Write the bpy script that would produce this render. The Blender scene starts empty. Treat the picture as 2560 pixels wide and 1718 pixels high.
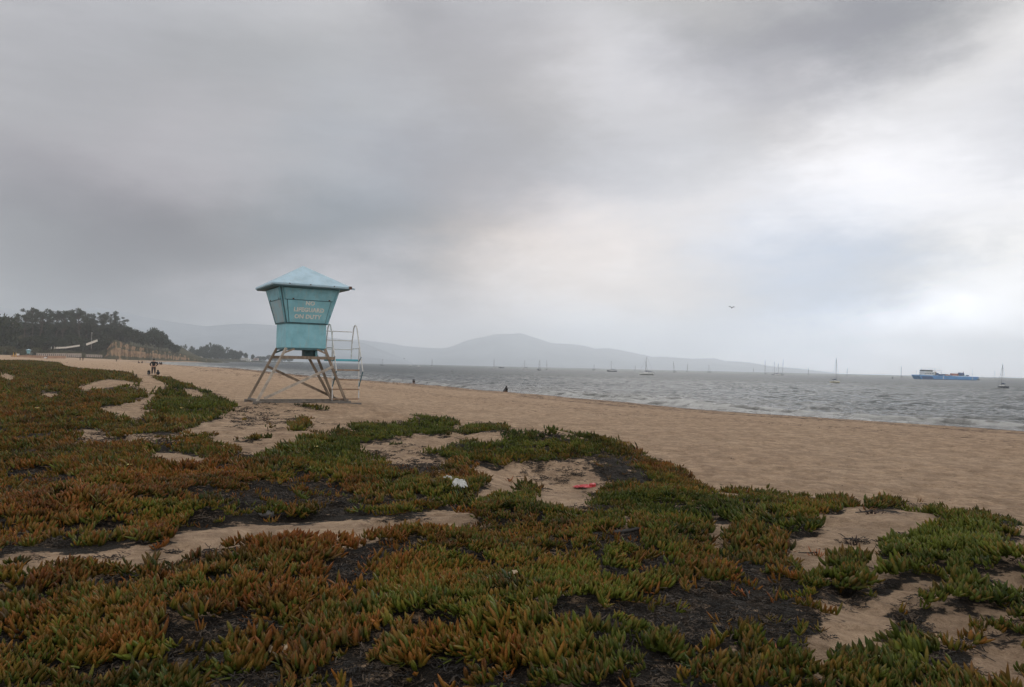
import bpy, bmesh, math, random
import numpy as np
from mathutils import Vector, Matrix
random.seed(7); RS = np.random.RandomState(11)
S = bpy.context.scene; COL = S.collection
R = math.radians
# ------------------------------------------------------------------ camera
FPX = 1953.0; CX, CY = 1280.0, 859.0; CZ = 4.2
PITCH = math.atan(56.5/FPX); ROLL = R(1.28)
F = np.array([0, math.cos(PITCH), math.sin(PITCH)]); U0 = np.array([0, -math.sin(PITCH), math.cos(PITCH)]); R0 = np.array([1., 0, 0])
RR = math.cos(ROLL)*R0 + math.sin(ROLL)*U0; UU = -math.sin(ROLL)*R0 + math.cos(ROLL)*U0
CAM = np.array([0, 0, CZ])
cd = bpy.data.cameras.new('camera'); cam = bpy.data.objects.new('camera', cd); COL.objects.link(cam)
cam.matrix_world = Matrix(((RR[0], UU[0], -F[0], 0), (RR[1], UU[1], -F[1], 0), (RR[2], UU[2], -F[2], CZ), (0, 0, 0, 1)))
cd.sensor_width = 36; cd.lens = FPX/2560*36; cd.clip_start = 0.1; cd.clip_end = 40000
S.camera = cam
S.view_settings.view_transform = 'Standard'; S.view_settings.look = 'None'; S.view_settings.gamma = 1
S.view_settings.exposure = 0.0

def ray(px, py):
    d = F + RR*((px-CX)/FPX) - UU*((py-CY)/FPX)
    return d
def at_y(px, py, Y):
    d = ray(px, py); t = Y/d[1]; return CAM + d*t
def on_z(px, py, z):
    d = ray(px, py); t = (z-CZ)/d[2]; return CAM + d*t
def proj(X, Y, Z):
    dx, dy, dz = X, Y, Z-CZ
    f = dx*F[0]+dy*F[1]+dz*F[2]; r = dx*RR[0]+dy*RR[1]+dz*RR[2]; u = dx*UU[0]+dy*UU[1]+dz*UU[2]
    f = np.maximum(f, 0.05)
    return CX + FPX*r/f, CY - FPX*u/f

# ------------------------------------------------------------------ world
SUN_AZ, SUN_EL = R(14), R(29)
w = bpy.data.worlds.new("World"); S.world = w; w.use_nodes = True
nt = w.node_tree; nt.nodes.clear(); L = nt.links.new
def nd(t, tree=None, **k):
    n = (tree or nt).nodes.new(t)
    for a, b in k.items(): setattr(n, a, b)
    return n
def val(n, i, v): n.inputs[i].default_value = v
def mth(op, a, b=None, tree=None, clamp=False):
    n = nd('ShaderNodeMath', tree, operation=op, use_clamp=clamp); lk = (tree or nt).links.new
    for i, q in enumerate((a, b)):
        if q is None: continue
        if isinstance(q, (int, float)): n.inputs[i].default_value = q
        else: lk(q, n.inputs[i])
    return n.outputs[0]
tc = nd('ShaderNodeTexCoord'); sp = nd('ShaderNodeSeparateXYZ'); L(tc.outputs['Generated'], sp.inputs[0])
az = mth('ARCTAN2', sp.outputs[0], sp.outputs[1]); el = mth('ARCSINE', sp.outputs[2])
uv = nd('ShaderNodeCombineXYZ'); L(az, uv.inputs[0]); L(el, uv.inputs[1])
def noise(vec, scale, detail=5, rough=.55, sc=(1, 1, 1), rot=0, tree=None, loc=(0, 0, 0)):
    mp = nd('ShaderNodeMapping', tree); mp.inputs['Scale'].default_value = sc; mp.inputs['Rotation'].default_value = (0, 0, rot); mp.inputs['Location'].default_value = loc
    lk = (tree or nt).links.new; lk(vec, mp.inputs[0])
    n = nd('ShaderNodeTexNoise', tree); n.inputs['Scale'].default_value = scale; n.inputs['Detail'].default_value = detail; n.inputs['Roughness'].default_value = rough
    lk(mp.outputs[0], n.inputs['Vector']); return n
wn = noise(uv.outputs[0], 3.0, 6, .6, (1, 2.2, 1), R(-14))
ws = nd('ShaderNodeVectorMath', operation='SUBTRACT'); L(wn.outputs['Color'], ws.inputs[0]); ws.inputs[1].default_value = (.5, .5, .5)
wm = nd('ShaderNodeVectorMath', operation='MULTIPLY'); L(ws.outputs[0], wm.inputs[0]); wm.inputs[1].default_value = (.40, .24, 0)
wa = nd('ShaderNodeVectorMath', operation='ADD'); L(uv.outputs[0], wa.inputs[0]); L(wm.outputs[0], wa.inputs[1])
def lin(c): 
    c = np.array(c)/255.; return np.where(c <= .04045, c/12.92, ((c+.055)/1.055)**2.4)
# brightness of the cloud deck by direction (photo px, sRGB)
SKY = [((0, 20), (186, 186, 190)), ((550, 30), (186, 187, 191)), ((1150, 40), (182, 182, 187)), ((1750, 60), (184, 185, 190)), ((2350, 80), (182, 182, 186)),
 ((60, 280), (178, 178, 182)), ((640, 260), (180, 181, 185)), ((1200, 280), (180, 180, 185)), ((1620, 240), (212, 212, 217)), ((2030, 200), (192, 192, 198)), ((2480, 200), (226, 226, 230)),
 ((60, 520), (158, 158, 164)), ((560, 500), (170, 170, 175)), ((1100, 520), (176, 176, 181)), ((1500, 480), (212, 212, 217)), ((1900, 330), (208, 208, 212)), ((1960, 440), (231, 231, 235)), ((2280, 330), (236, 236, 240)), ((2500, 450), (236, 236, 240)),
 ((150, 690), (150, 150, 158)), ((640, 680), (172, 172, 177)), ((1020, 640), (186, 186, 190)), ((1330, 690), (226, 221, 219)), ((1700, 690), (224, 222, 223)), ((2150, 595), (219, 225, 236)), ((2500, 620), (236, 237, 241)),
 ((430, 770), (170, 171, 176)), ((900, 800), (196, 197, 202)), ((1500, 830), (214, 218, 224)), ((2000, 760), (208, 218, 232)), ((2400, 740), (212, 221, 236)), ((2350, 880), (222, 226, 232)),
 ((1800, -500), (185, 186, 190)), ((600, -500), (180, 181, 185)), ((3300, 300), (215, 216, 220)), ((-700, 400), (165, 166, 170)), ((3400, 800), (215, 218, 222)), ((1420, 370), (190, 190, 195)), ((1760, 440), (214, 214, 218)), ((1760, 570), (228, 229, 234)), ((300, -220), (188, 188, 191)), ((1300, -220), (186, 186, 190)), ((2200, -220), (186, 186, 190))]
HAZE_D = 1.8e-4
SKYADJ = [(0.944, 0.922, 0.911), (0.869, 0.851, 0.842), (0.528, 0.51, 0.525), (0.392, 0.399, 0.449), (0.454, 0.443, 0.458), (0.799, 0.762, 0.756), (0.745, 0.734, 0.724), (0.533, 0.514, 0.527), (0.806, 0.8, 0.831), (0.667, 0.645, 0.671), (1.101, 1.067, 1.039), (0.567, 0.499, 0.52), (0.781, 0.745, 0.75), (0.491, 0.464, 0.486), (0.854, 0.845, 0.887), (0.585, 0.583, 0.599), (0.928, 0.893, 0.893), (1.129, 1.112, 1.103), (0.685, 0.672, 0.687), (0.3, 0.3, 0.3), (0.3, 0.3, 0.3), (0.437, 0.418, 0.421), (1.127, 1.016, 0.937), (0.813, 0.727, 0.679), (1.126, 1.09, 1.08), (2.179, 2.096, 1.996), (0.63, 0.565, 0.581), (1.739, 1.6, 1.609), (1.665, 1.685, 1.768), (0.765, 0.898, 1.099), (0.3, 0.3, 0.3), (4.122, 4.05, 4.164), (1, 1, 1), (1, 1, 1), (1, 1, 1), (1, 1, 1), (1, 1, 1), (0.394, 0.38, 0.389), (0.631, 0.591, 0.569), (0.904, 0.915, 0.958), (1, 1, 1), (1, 1, 1), (1, 1, 1)]
pts = []; tg = []
for (p, c) in SKY:
    d = ray(*p); d = d/np.linalg.norm(d); pts.append((math.atan2(d[0], d[1]), math.asin(d[2]))); tg.append(lin(c))
pts = np.array(pts); tg = np.array(tg)
if SKYADJ is not None: tg = tg*np.array(SKYADJ)
BASE = np.array([1.0, .98, .96]); SIG = .19
def kern(a, b):
    du = (a[:, None, 0]-b[None, :, 0]); dv = (a[:, None, 1]-b[None, :, 1])*1.5
    return np.exp(-(du*du+dv*dv)/(SIG*SIG))
K = kern(pts, pts); Wt = np.linalg.solve(K + np.eye(len(pts))*.05, tg-BASE)
sc_ = nd('ShaderNodeVectorMath', operation='MULTIPLY'); L(wa.outputs[0], sc_.inputs[0]); sc_.inputs[1].default_value = (1, 1.5, 0)
acc = None
for (p, wt) in zip(pts, Wt):
    ds = nd('ShaderNodeVectorMath', operation='DISTANCE'); L(sc_.outputs[0], ds.inputs[0]); ds.inputs[1].default_value = (p[0], p[1]*1.5, 0)
    q = mth('MULTIPLY', ds.outputs['Value'], ds.outputs['Value']); e = mth('EXPONENT', mth('MULTIPLY', q, -1/(SIG*SIG)))
    vs = nd('ShaderNodeVectorMath', operation='MULTIPLY_ADD'); vs.inputs[0].default_value = tuple(wt)
    cx_ = nd('ShaderNodeCombineXYZ'); [L(e, cx_.inputs[i]) for i in range(3)]
    L(cx_.outputs[0], vs.inputs[1])
    if acc is None: vs.inputs[2].default_value = tuple(BASE)
    else: L(acc, vs.inputs[2])
    acc = vs.outputs[0]
n2 = noise(uv.outputs[0], 2.6, 6, .5, (1, 2.4, 1), R(-12), loc=(3, 1, 0))
k2 = mth('ADD', mth('MULTIPLY', mth('SUBTRACT', n2.outputs['Fac'], .5), .22), 1.0)
n3 = noise(uv.outputs[0], 16.0, 6, .6, (1, 4.5, 1), R(-5), loc=(1, 7, 0))
k3 = mth('ADD', mth('MULTIPLY', mth('SUBTRACT', n3.outputs['Fac'], .5), .17), k2)
n4 = noise(uv.outputs[0], 5.0, 8, .6, (1, 5.0, 1), R(-13), loc=(5, 2, 0))
k3 = mth('ADD', mth('MULTIPLY', mth('SUBTRACT', n4.outputs['Fac'], .5), .16), k3)
cm = nd('ShaderNodeVectorMath', operation='SCALE'); L(acc, cm.inputs[0]); L(k3, cm.inputs['Scale'])
sky = nd('ShaderNodeTexSky', sky_type='NISHITA', sun_disc=False, sun_elevation=SUN_EL, sun_rotation=SUN_AZ)
ss = nd('ShaderNodeVectorMath', operation='SCALE'); L(sky.outputs[0], ss.inputs[0]); ss.inputs['Scale'].default_value = .08
mx = nd('ShaderNodeMix', data_type='RGBA'); mx.inputs[0].default_value = .07; L(cm.outputs[0], mx.inputs[6]); L(ss.outputs[0], mx.inputs[7])
bg = nd('ShaderNodeBackground'); L(mx.outputs[2], bg.inputs[0]); bg.inputs[1].default_value = 1.0
wo = nd('ShaderNodeOutputWorld'); L(bg.outputs[0], wo.inputs[0])
w.cycles.sampling_method = 'MANUAL'; w.cycles.sample_map_resolution = 512
sl = bpy.data.lights.new('sun', 'SUN'); sl.energy = .6; sl.angle = R(40); sl.color = (1, .97, .92)
so = bpy.data.objects.new('sun', sl); COL.objects.link(so)
sd = Vector((math.sin(SUN_AZ)*math.cos(SUN_EL), math.cos(SUN_AZ)*math.cos(SUN_EL), math.sin(SUN_EL)))
so.rotation_euler = sd.to_track_quat('Z', 'Y').to_euler()
S.cycles.use_denoising = True
S.cycles.volume_bounces = 4; S.cycles.max_bounces = 6; S.cycles.diffuse_bounces = 3; S.cycles.glossy_bounces = 2

# ------------------------------------------------------------------ numeric noise
def _h(i, j, s):
    n = (i.astype(np.int64)*374761393 + j.astype(np.int64)*668265263 + s*974634777) & 0xffffffff
    n = ((n ^ (n >> 13))*1274126177) & 0xffffffff
    return ((n ^ (n >> 16)) & 0xffff)/65535.0
def vn(x, y, s=0):
    x = np.asarray(x, float); y = np.asarray(y, float)
    i = np.floor(x); j = np.floor(y); fx = x-i; fy = y-j; fx = fx*fx*(3-2*fx); fy = fy*fy*(3-2*fy)
    a = _h(i, j, s); b = _h(i+1, j, s); c = _h(i, j+1, s); d = _h(i+1, j+1, s)
    return (a*(1-fx)+b*fx)*(1-fy)+(c*(1-fx)+d*fx)*fy
def fbm(x, y, s=0, o=4, g=.5):
    t = 0; a = 1; n = 0
    for k in range(o):
        ca, sa = math.cos(k*1.1), math.sin(k*1.1)
        t = t + a*vn((x*ca-y*sa)*2**k+k*17.3, (x*sa+y*ca)*2**k-k*9.1, s+k); n += a; a *= g
    return t/n
def sstep(a, b, x):
    t = np.clip((x-a)/(b-a), 0, 1); return t*t*(3-2*t)
def poly_sd(P, X, Y, closed=False):
    """distance to a polyline and the side (cross product sign) of its nearest segment"""
    X = np.asarray(X, float); Y = np.asarray(Y, float)
    best = np.full(X.shape, 1e18); sgn = np.ones(X.shape)
    n = len(P)
    for k in range(n if closed else n-1):
        ax, ay = P[k]; bx, by = P[(k+1) % n]; ex, ey = bx-ax, by-ay
        t = np.clip(((X-ax)*ex+(Y-ay)*ey)/(ex*ex+ey*ey), 0, 1)
        dx = X-ax-t*ex; dy = Y-ay-t*ey; d = dx*dx+dy*dy
        c = ex*(Y-ay)-ey*(X-ax); m = d < best
        best = np.where(m, d, best); sgn = np.where(m, np.sign(c), sgn)
    return np.sqrt(best), sgn
# ------------------------------------------------------------------ terrain
SHORE = [(150, -110), (95, -30), (62, 20), (36.6, 56), (24.7, 67), (8.1, 99), (-5, 126), (-33, 170), (-88, 285), (-146, 371), (-200, 464), (-262, 571), (-330, 720), (-385, 860), (-372, 960), (-470, 1150), (-620, 1300)]
DUNE = [(60, -40), (12, 3), (5.9, 9.3), (4.7, 10.3), (3.1, 11.2), (3.2, 14), (3.0, 17), (1.2, 20), (-2.6, 23.5), (-7, 29), (-12.6, 34), (-25, 61), (-42.5, 95), (-62, 101), (-84, 140), (-112, 165), (-220, 200), (-400, 210)]
TWX, TWY = -9.57, 35.4
BUMPS = [(1450, 1200, 12.5, 1.6, 1.9, -.46), (1150, 1130, 14.5, 1.4, 1.6, -.15), (1400, 1085, 17.6, 2.2, 1.0, .28), (1000, 1060, 22, 1.9, 1.3, .30), (850, 1250, 9.6, 1.2, .8, -.10), (2100, 1230, 10.0, 1.4, .5, .07), (440, 990, 46, 5, 4, .36), (260, 960, 58, 7, 5, .15), (690, 1060, 24, 2.5, 2.5, -.10)]
PATHL = [on_z(0, 1362, 2.55)[:2], on_z(300, 1350, 2.55)[:2], on_z(600, 1325, 2.55)[:2], on_z(900, 1290, 2.55)[:2], on_z(1170, 1272, 2.55)[:2]]
def H(X, Y, fine=True):
    X = np.asarray(X, float); Y = np.asarray(Y, float); r = np.hypot(X, Y)
    d, s = poly_sd(SHORE, X, Y); d = d*s
    d = d + (fbm(X/9, Y/9, 5, 3)-.5)*3*sstep(0, 40, r)
    z = np.interp(d, [-400, -60, 0, 5, 12, 22, 55, 120], [-12, -2.2, -.06, .55, 1.15, 1.45, 2.08, 2.25])
    z = z + 1.9*sstep(160, 520, Y)*sstep(35, 130, d) + (fbm(X/5, Y/5, 8, 3)-.5)*.10*sstep(4, 20, d)
    q, g = poly_sd(DUNE, X, Y); q = q*g
    q = q + (fbm(X/3, Y/3, 21, 3)-.5)*1.2
    zc = np.interp(r, [0, 4, 10, 14, 20, 35, 60, 95, 140, 190, 260], [2.62, 2.66, 2.68, 2.60, 2.62, 2.42, 2.3, 2.35, 2.75, 3.0, 2.9])
    zc = zc + (fbm(X/12, Y/12, 31, 3)-.5)*.42*sstep(18, 45, r) + (fbm(X/2.6, Y/2.6, 33, 3)-.5)*.16
    for (px, py, Yd, sx, sy, a) in BUMPS:
        c = at_y(px, py, Yd); zc = zc + a*np.exp(-((X-c[0])/sx)**2-((Y-c[1])/sy)**2)
    pd, _ = poly_sd(PATHL, X, Y); zc = zc - .10*np.exp(-(pd/.45)**2)
    m = sstep(-1.0, 1.3 + .03*r, q)
    z = z*(1-m) + np.maximum(zc, z)*m
    tw = np.exp(-((X-TWX)/4.5)**4-((Y-TWY)/4.5)**4); z = z*(1-tw)+(2.38-.0)*tw
    if fine:
        z = z + (fbm(X*2.2, Y*2.2, 41, 4)-.5)*.045*sstep(8, 16, d)
        # trampled sand: shallow dimples
        z = z - .030*sstep(.62, .85, vn(X*4.2, Y*4.2, 51))*sstep(18, 25, d) - .035*sstep(.7, .85, vn(X*2.1+5, Y*2.6, 52))*sstep(18, 25, d)
    return z
def ground(px, py, rmax=900):
    d = ray(px, py); d = d/np.linalg.norm(d)
    t = np.exp(np.linspace(math.log(2), math.log(rmax), 3000)); P = CAM[None]+d[None]*t[:, None]
    z = H(P[:, 0], P[:, 1]); k = np.argmax(P[:, 2] < z)
    if P[k, 2] >= z[k]: k = len(t)-1
    return Vector((P[k, 0], P[k, 1], float(H(P[k, 0], P[k, 1]))))

# ---------- cover classes, authored on the photograph, kept as world positions
def A(l, ox, oy, s): return [(ox+x/s, oy+y/s) for x, y in l]
ZA = lambda *l: A(l, 0, 900, 2.7174)
ZB = lambda *l: A(l, 700, 1000, 2.337)
ZC = lambda *l: A(l, 1700, 1150, 2.7174)
Z4 = lambda *l: A(l, 860, 1218, 2.597)
Z5 = lambda *l: A(l, 0, 1300, 2.597)
OUTER = [(-900, 896), (0, 899), (60, 898), (120, 902), (150, 905), (158, 912), (200, 918), (260, 922), (320, 927), (345, 936), (380, 934), (420, 939), (450, 948), (480, 960), (520, 972), (545, 985), (565, 997), (590, 1010)] + \
 ZA((1500, 380), (1250, 460), (1350, 480), (1600, 545), (1690, 590), (1800, 595), (1900, 560), (2050, 545), (2110, 500), (2220, 465)) + \
 ZB((200, 180), (440, 135), (520, 110), (720, 90), (800, 72), (990, 92), (1060, 140), (1180, 115), (1300, 118), (1390, 160), (1640, 158), (1980, 215), (2070, 270), (2200, 320), (2337, 385)) + \
 ZC((60, 70), (190, 140), (215, 195), (340, 170), (600, 165), (900, 200), (1190, 235), (1215, 300), (1340, 245), (1500, 230), (1600, 300), (1640, 245), (1780, 290), (1900, 300), (2050, 300), (2160, 340), (2250, 385), (2337, 420)) + [(3600, 1400), (3600, 2600), (-900, 2600)]
ISL = [ZA((1590, 545), (1650, 500), (1760, 480), (1880, 500), (1760, 540)), ZA((1840, 478), (1860, 452), (1960, 470)), ZA((1980, 490), (2030, 440), (2100, 425), (2140, 450), (2060, 480)), ZA((2010, 400), (2100, 390), (2180, 420), (2100, 425)), ZA((2200, 425), (2230, 395), (2337, 400), (2500, 405), (2337, 425)),
       ZA((1930, 285), (2020, 275), (2150, 285), (2250, 330), (2200, 345), (2050, 320)), ZA((1400, 480), (1410, 455), (1490, 460), (1480, 495), (1250, 485), (1260, 465)), ZA((930, 1240), (935, 1190), (1080, 1165), (1180, 1240), (1080, 1255)), Z4((700, 150), (710, 125), (735, 150))]
SAND = [ZA((520, 180), (600, 155), (730, 130), (860, 140), (960, 160), (925, 170), (820, 160), (700, 175), (600, 195)),
 ZA((930, 100), (1020, 105), (1050, 130), (1130, 155), (1090, 180), (1095, 220), (1040, 265), (1020, 320), (1010, 350), (930, 385), (860, 370), (800, 330), (780, 305), (860, 295), (900, 270), (1000, 250), (1010, 220), (975, 180), (960, 140)),
 ZA((1250, 188), (1340, 205), (1400, 245), (1300, 232)), ZA((1250, 275), (1340, 252), (1300, 280)), ZA((720, 500), (1250, 494), (1330, 520), (1250, 512), (900, 522)),
 ZA((430, 505), (560, 450), (700, 460), (760, 520), (780, 560), (780, 600), (690, 575), (560, 560), (520, 530)), ZA((1040, 610), (1120, 600), (1250, 625), (1390, 650), (1330, 680), (1230, 660), (1170, 690), (1100, 650)),
 ZA((680, 310), (800, 320), (870, 375), (760, 340), (650, 330)), ZA((250, 222), (420, 222), (400, 236), (260, 236)), ZA((0, 70), (60, 100), (120, 115), (60, 125), (0, 105)),
 ZA((0, 1290), (80, 1250), (250, 1250), (550, 1260), (900, 1215), (1100, 1165), (1280, 1135), (1500, 1110), (1800, 1095), (2000, 1085), (2300, 1050), (2400, 1045), (2400, 1160), (2200, 1185), (1900, 1170), (1700, 1180), (1400, 1225), (1300, 1280), (900, 1310), (600, 1315), (300, 1325), (0, 1345)),
 Z4((0, 180), (370, 170), (480, 160), (600, 125), (700, 118), (780, 130), (880, 145), (870, 175), (700, 195), (400, 205), (300, 245), (0, 275)),
 ZB((425, 250), (530, 245), (640, 235), (740, 220), (850, 180), (900, 205), (1000, 215), (1010, 155), (1060, 155), (1070, 205), (1200, 170), (1330, 185), (1250, 210), (1240, 240), (1150, 230), (1110, 205), (980, 235), (870, 265), (790, 290), (850, 320), (970, 320), (970, 380), (960, 430), (850, 420), (700, 440), (640, 400), (600, 350), (500, 310), (430, 280)),
 ZB((1060, 385), (1150, 365), (1270, 400), (1290, 370), (1400, 360), (1700, 330), (1900, 320), (2050, 370), (2150, 480), (2060, 500), (1950, 505), (1800, 545), (1650, 590), (1530, 580), (1430, 490), (1370, 505), (1300, 500), (1210, 540), (1160, 565), (1110, 530), (1200, 490), (1270, 450), (1200, 410)),
 ZC((700, 520), (800, 500), (980, 430), (985, 380), (880, 340), (960, 330), (1060, 350), (1220, 315), (1300, 335), (1600, 320), (1700, 330), (1710, 380), (1650, 410), (1550, 430), (1400, 440), (1390, 500), (1300, 520), (1380, 600), (1440, 650), (1330, 720), (1250, 740), (1220, 680), (1150, 660), (980, 690), (850, 680), (780, 640), (780, 560)),
 ZC((160, 440), (280, 390), (400, 400), (300, 440), (300, 520), (340, 560), (300, 590), (250, 520), (180, 480)), ZC((440, 515), (620, 500), (560, 540)),
 ZC((880, 870), (1080, 915), (1300, 875), (1560, 800), (1640, 770), (1820, 770), (1910, 850), (1850, 900), (1700, 930), (1480, 960), (1470, 1100), (1400, 1130), (1420, 1210), (1300, 1220), (1170, 1210), (1160, 1270), (1000, 1340), (880, 1290), (900, 1200), (1000, 1080), (940, 960)),
 ZC((1740, 1010), (2120, 1010), (2400, 950), (2400, 990), (2020, 1080), (1900, 1140), (1750, 1100)), ZC((2200, 545), (2400, 505), (2400, 600), (2230, 575)), ZC((2100, 750), (2400, 710), (2400, 960), (2250, 900), (2100, 800)),
 ZC((2030, 1240), (2400, 1220), (2400, 1500), (2280, 1380), (2080, 1350)), Z4((1770, 200), (1860, 165), (1875, 200), (1780, 285)), Z4((1650, 385), (1740, 365), (1810, 395), (1700, 400)), ZB((1730, 600), (1850, 585), (1760, 620)), ZA((1060, 660), (1090, 655), (1085, 670))]
LIT = [ZA((100, 750), (380, 740), (400, 820), (300, 880), (150, 900), (0, 830)), ZA((1540, 930), (1640, 870), (1830, 820), (2100, 800), (2400, 850), (2400, 930), (2150, 980), (2020, 1030), (1900, 1065), (1800, 1065), (1650, 1050), (1570, 980)),
 ZA((0, 1040), (180, 1060), (330, 1090), (500, 1110), (800, 1110), (950, 1150), (880, 1200), (600, 1240), (250, 1240), (200, 1120), (0, 1080)), ZA((930, 530), (1170, 505), (1210, 600), (1000, 600), (880, 570)), ZA((1150, 690), (1290, 690), (1270, 720), (1180, 715)),
 ZB((640, 370), (960, 370), (975, 430), (850, 420), (700, 445), (640, 420)), ZB((1780, 330), (2050, 330), (2150, 480), (2000, 470), (1860, 440), (1780, 380)), ZB((0, 480), (250, 480), (480, 560), (500, 640), (330, 660), (0, 640)),
 ZC((0, 800), (250, 820), (450, 740), (650, 740), (900, 880), (1000, 1060), (900, 1200), (860, 1330), (600, 1270), (350, 1180), (200, 1120), (0, 1100)),
 Z4((0, 420), (150, 400), (450, 330), (530, 400), (480, 450), (380, 470), (250, 500), (0, 500)), Z4((0, 590), (130, 600), (180, 650), (60, 720), (0, 750)), Z4((1330, 720), (1600, 700), (1700, 700), (1830, 830), (1750, 900), (1600, 870), (1400, 820)),
 Z4((1840, 720), (2000, 650), (2400, 600), (2400, 1100), (2200, 960), (1980, 900), (1830, 800)), Z4((1620, 330), (1900, 250), (2000, 370), (2200, 420), (2180, 490), (2000, 480), (1700, 400)), Z4((0, 950), (200, 1050), (460, 1090), (600, 1230), (650, 1350), (0, 1350)),
 Z5((880, 650), (1150, 600), (1400, 620), (1560, 620), (1650, 760), (1750, 850), (2000, 920), (2400, 850), (2400, 1150), (1500, 1150), (1400, 960), (1100, 880), (900, 850), (820, 800)), Z5((1850, 340), (2200, 290), (2400, 270), (2400, 500), (2100, 480), (2100, 400)), Z5((450, 680), (600, 680), (600, 790), (480, 770)), Z5((150, 1000), (300, 1000), (600, 1050), (640, 1150), (150, 1150))]
SPARSE = [ZC((1140, 930), (1450, 880), (1900, 830), (1900, 900), (1450, 1070), (1150, 1000)), ZC((2060, 780), (2337, 800), (2337, 990), (2060, 900)), ZC((900, 1100), (1160, 960), (1200, 1120), (900, 1280)), ZB((640, 320), (960, 320), (960, 370), (620, 380)), ZB((1290, 380), (1800, 330), (2060, 500), (1500, 540), (1420, 480)), ZA((1640, 290), (1930, 300), (2250, 440), (1900, 440), (1600, 480), (1560, 360)), ZA((430, 440), (780, 450), (780, 600), (480, 580)),
          ZB((430, 270), (760, 250), (900, 330), (620, 350)), ZC((1080, 500), (1270, 490), (1280, 700), (1080, 700)), ZA((0, 1250), (550, 1250), (900, 1210), (900, 1260), (500, 1275), (0, 1290))]
def inpoly(P, x, y):
    r = np.zeros(x.shape, bool); n = len(P); xs = [p[0] for p in P]; ys = [p[1] for p in P]
    bb = (x >= min(xs)) & (x <= max(xs)) & (y >= min(ys)) & (y <= max(ys))
    if not bb.any(): return r
    xb = x[bb]; yb = y[bb]; c = np.zeros(xb.shape, bool)
    for i in range(n):
        x1, y1 = P[i]; x2, y2 = P[(i+1) % n]
        if y1 == y2: continue
        c ^= ((y1 > yb) != (y2 > yb)) & (xb < (x2-x1)*(yb-y1)/(y2-y1)+x1)
    r[bb] = c; return r
def anyp(Ps, x, y):
    r = np.zeros(x.shape, bool)
    for P in Ps: r |= inpoly(P, x, y)
    return r
def classes(X, Y, Z, lift=.05, jit=1.0):
    """0 sand, 1 plants, 2 litter, 3 sand with scattered litter"""
    r = np.hypot(X, Y)
    # litter patches fray out in shreds
    jl = (fbm(X*5, Y*5, 66, 4, .65)-.5)*1.1*jit
    jx = (fbm(X*1.6, Y*1.6, 61, 3)-.5)*.42*jit; jy = (fbm(X*1.6+9, Y*1.6, 62, 3)-.5)*.42*jit
    jx = jx+(fbm(X*7, Y*7, 64, 2)-.5)*.22*jit; jy = jy+(fbm(X*7+4, Y*7, 65, 2)-.5)*.22*jit
    k = np.clip(r/14, .45, 1.6)
    px, py = proj(X+jx*k, Y+jy*k*1.2, Z+lift)
    inside = inpoly(OUTER, px, py); s = anyp(SAND, px, py); i = anyp(ISL, px, py); pl, ql = proj(X+jx*k+jl*.6, Y+jy*k*1.2+jl, Z+lift); l = anyp(LIT, pl, ql); pl, ql = proj(X+jx*k-jl*1.2, Y+jy*k*1.2-jl*1.9, Z+lift); l2 = anyp(LIT, pl, ql); sp_ = anyp(SPARSE, px, py) | (l2 & s)
    q, g = poly_sd(DUNE, X, Y)
    off = (px < -60) | (px > 2620) | (py > 1760)
    n = fbm(X*.9, Y*.9, 71, 3)
    cl = np.where(inside, 1, 0); cl = np.where(l & inside, 2, cl); cl = np.where(s, 0, cl); cl = np.where(s & l, 2, cl); cl = np.where(sp_ & (cl != 1), np.where(cl == 2, 2, 3), cl); cl = np.where(i, 1, cl)
    cl = np.where(sp_ & (cl == 0), 3, cl)
    # small gaps inside the carpet
    gap = (fbm(X*2.6, Y*2.6, 72, 3, .6) > .63) & (cl == 1) & ~i & (r < 60); cl = np.where(gap, 2, cl)
    cl = np.where(off & (q*g < -.2), 0, np.where(off, np.where(n < .42, 0, np.where(n < .5, 2, 1)), cl))
    return cl.astype(int)

# ------------------------------------------------------------------ mesh + material helpers
def np_mesh(name, V, Fq):
    me = bpy.data.meshes.new(name); n = len(V); m = len(Fq); k = Fq.shape[1]
    me.vertices.add(n); me.vertices.foreach_set('co', np.asarray(V, np.float32).ravel())
    me.loops.add(m*k); me.loops.foreach_set('vertex_index', Fq.astype(np.int32).ravel())
    me.polygons.add(m); me.polygons.foreach_set('loop_start', np.arange(0, m*k, k, dtype=np.int32))
    try: me.polygons.foreach_set('loop_total', np.full(m, k, np.int32))
    except Exception: pass
    me.update(calc_edges=True); return me
def smooth(me): me.polygons.foreach_set('use_smooth', np.ones(len(me.polygons), bool)); me.update()
def fattr(me, name, v):
    a = me.attributes.new(name, 'FLOAT', 'POINT'); a.data.foreach_set('value', np.asarray(v, np.float32).ravel())
def link(name, me, m=None, parent=None):
    o = bpy.data.objects.new(name, me); COL.objects.link(o)
    if m is not None:
        if not me.materials: me.materials.append(m)
    if parent is not None: o.parent = parent
    return o
def tag(o, label=None, cat=None, group=None, kind=None):
    if label: o['label'] = label
    if cat: o['category'] = cat
    if group: o['group'] = group
    if kind: o['kind'] = kind
    return o
def thing(name, loc, label, cat, group=None, rz=0, rot=None):
    o = bpy.data.objects.new(name, None); COL.objects.link(o); o.location = loc
    o.rotation_euler = rot if rot else (0, 0, rz); o.empty_display_size = .2
    return tag(o, label, cat, group)
def grid(NR, NC):
    i = np.arange(NR-1)[:, None]*NC + np.arange(NC-1)[None, :]; i = i.ravel()
    return np.stack([i, i+1, i+NC+1, i+NC], 1)
def newmat(name):
    m = bpy.data.materials.new(name); m.use_nodes = True; t = m.node_tree; b = t.nodes['Principled BSDF']; return m, t, b
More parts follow.
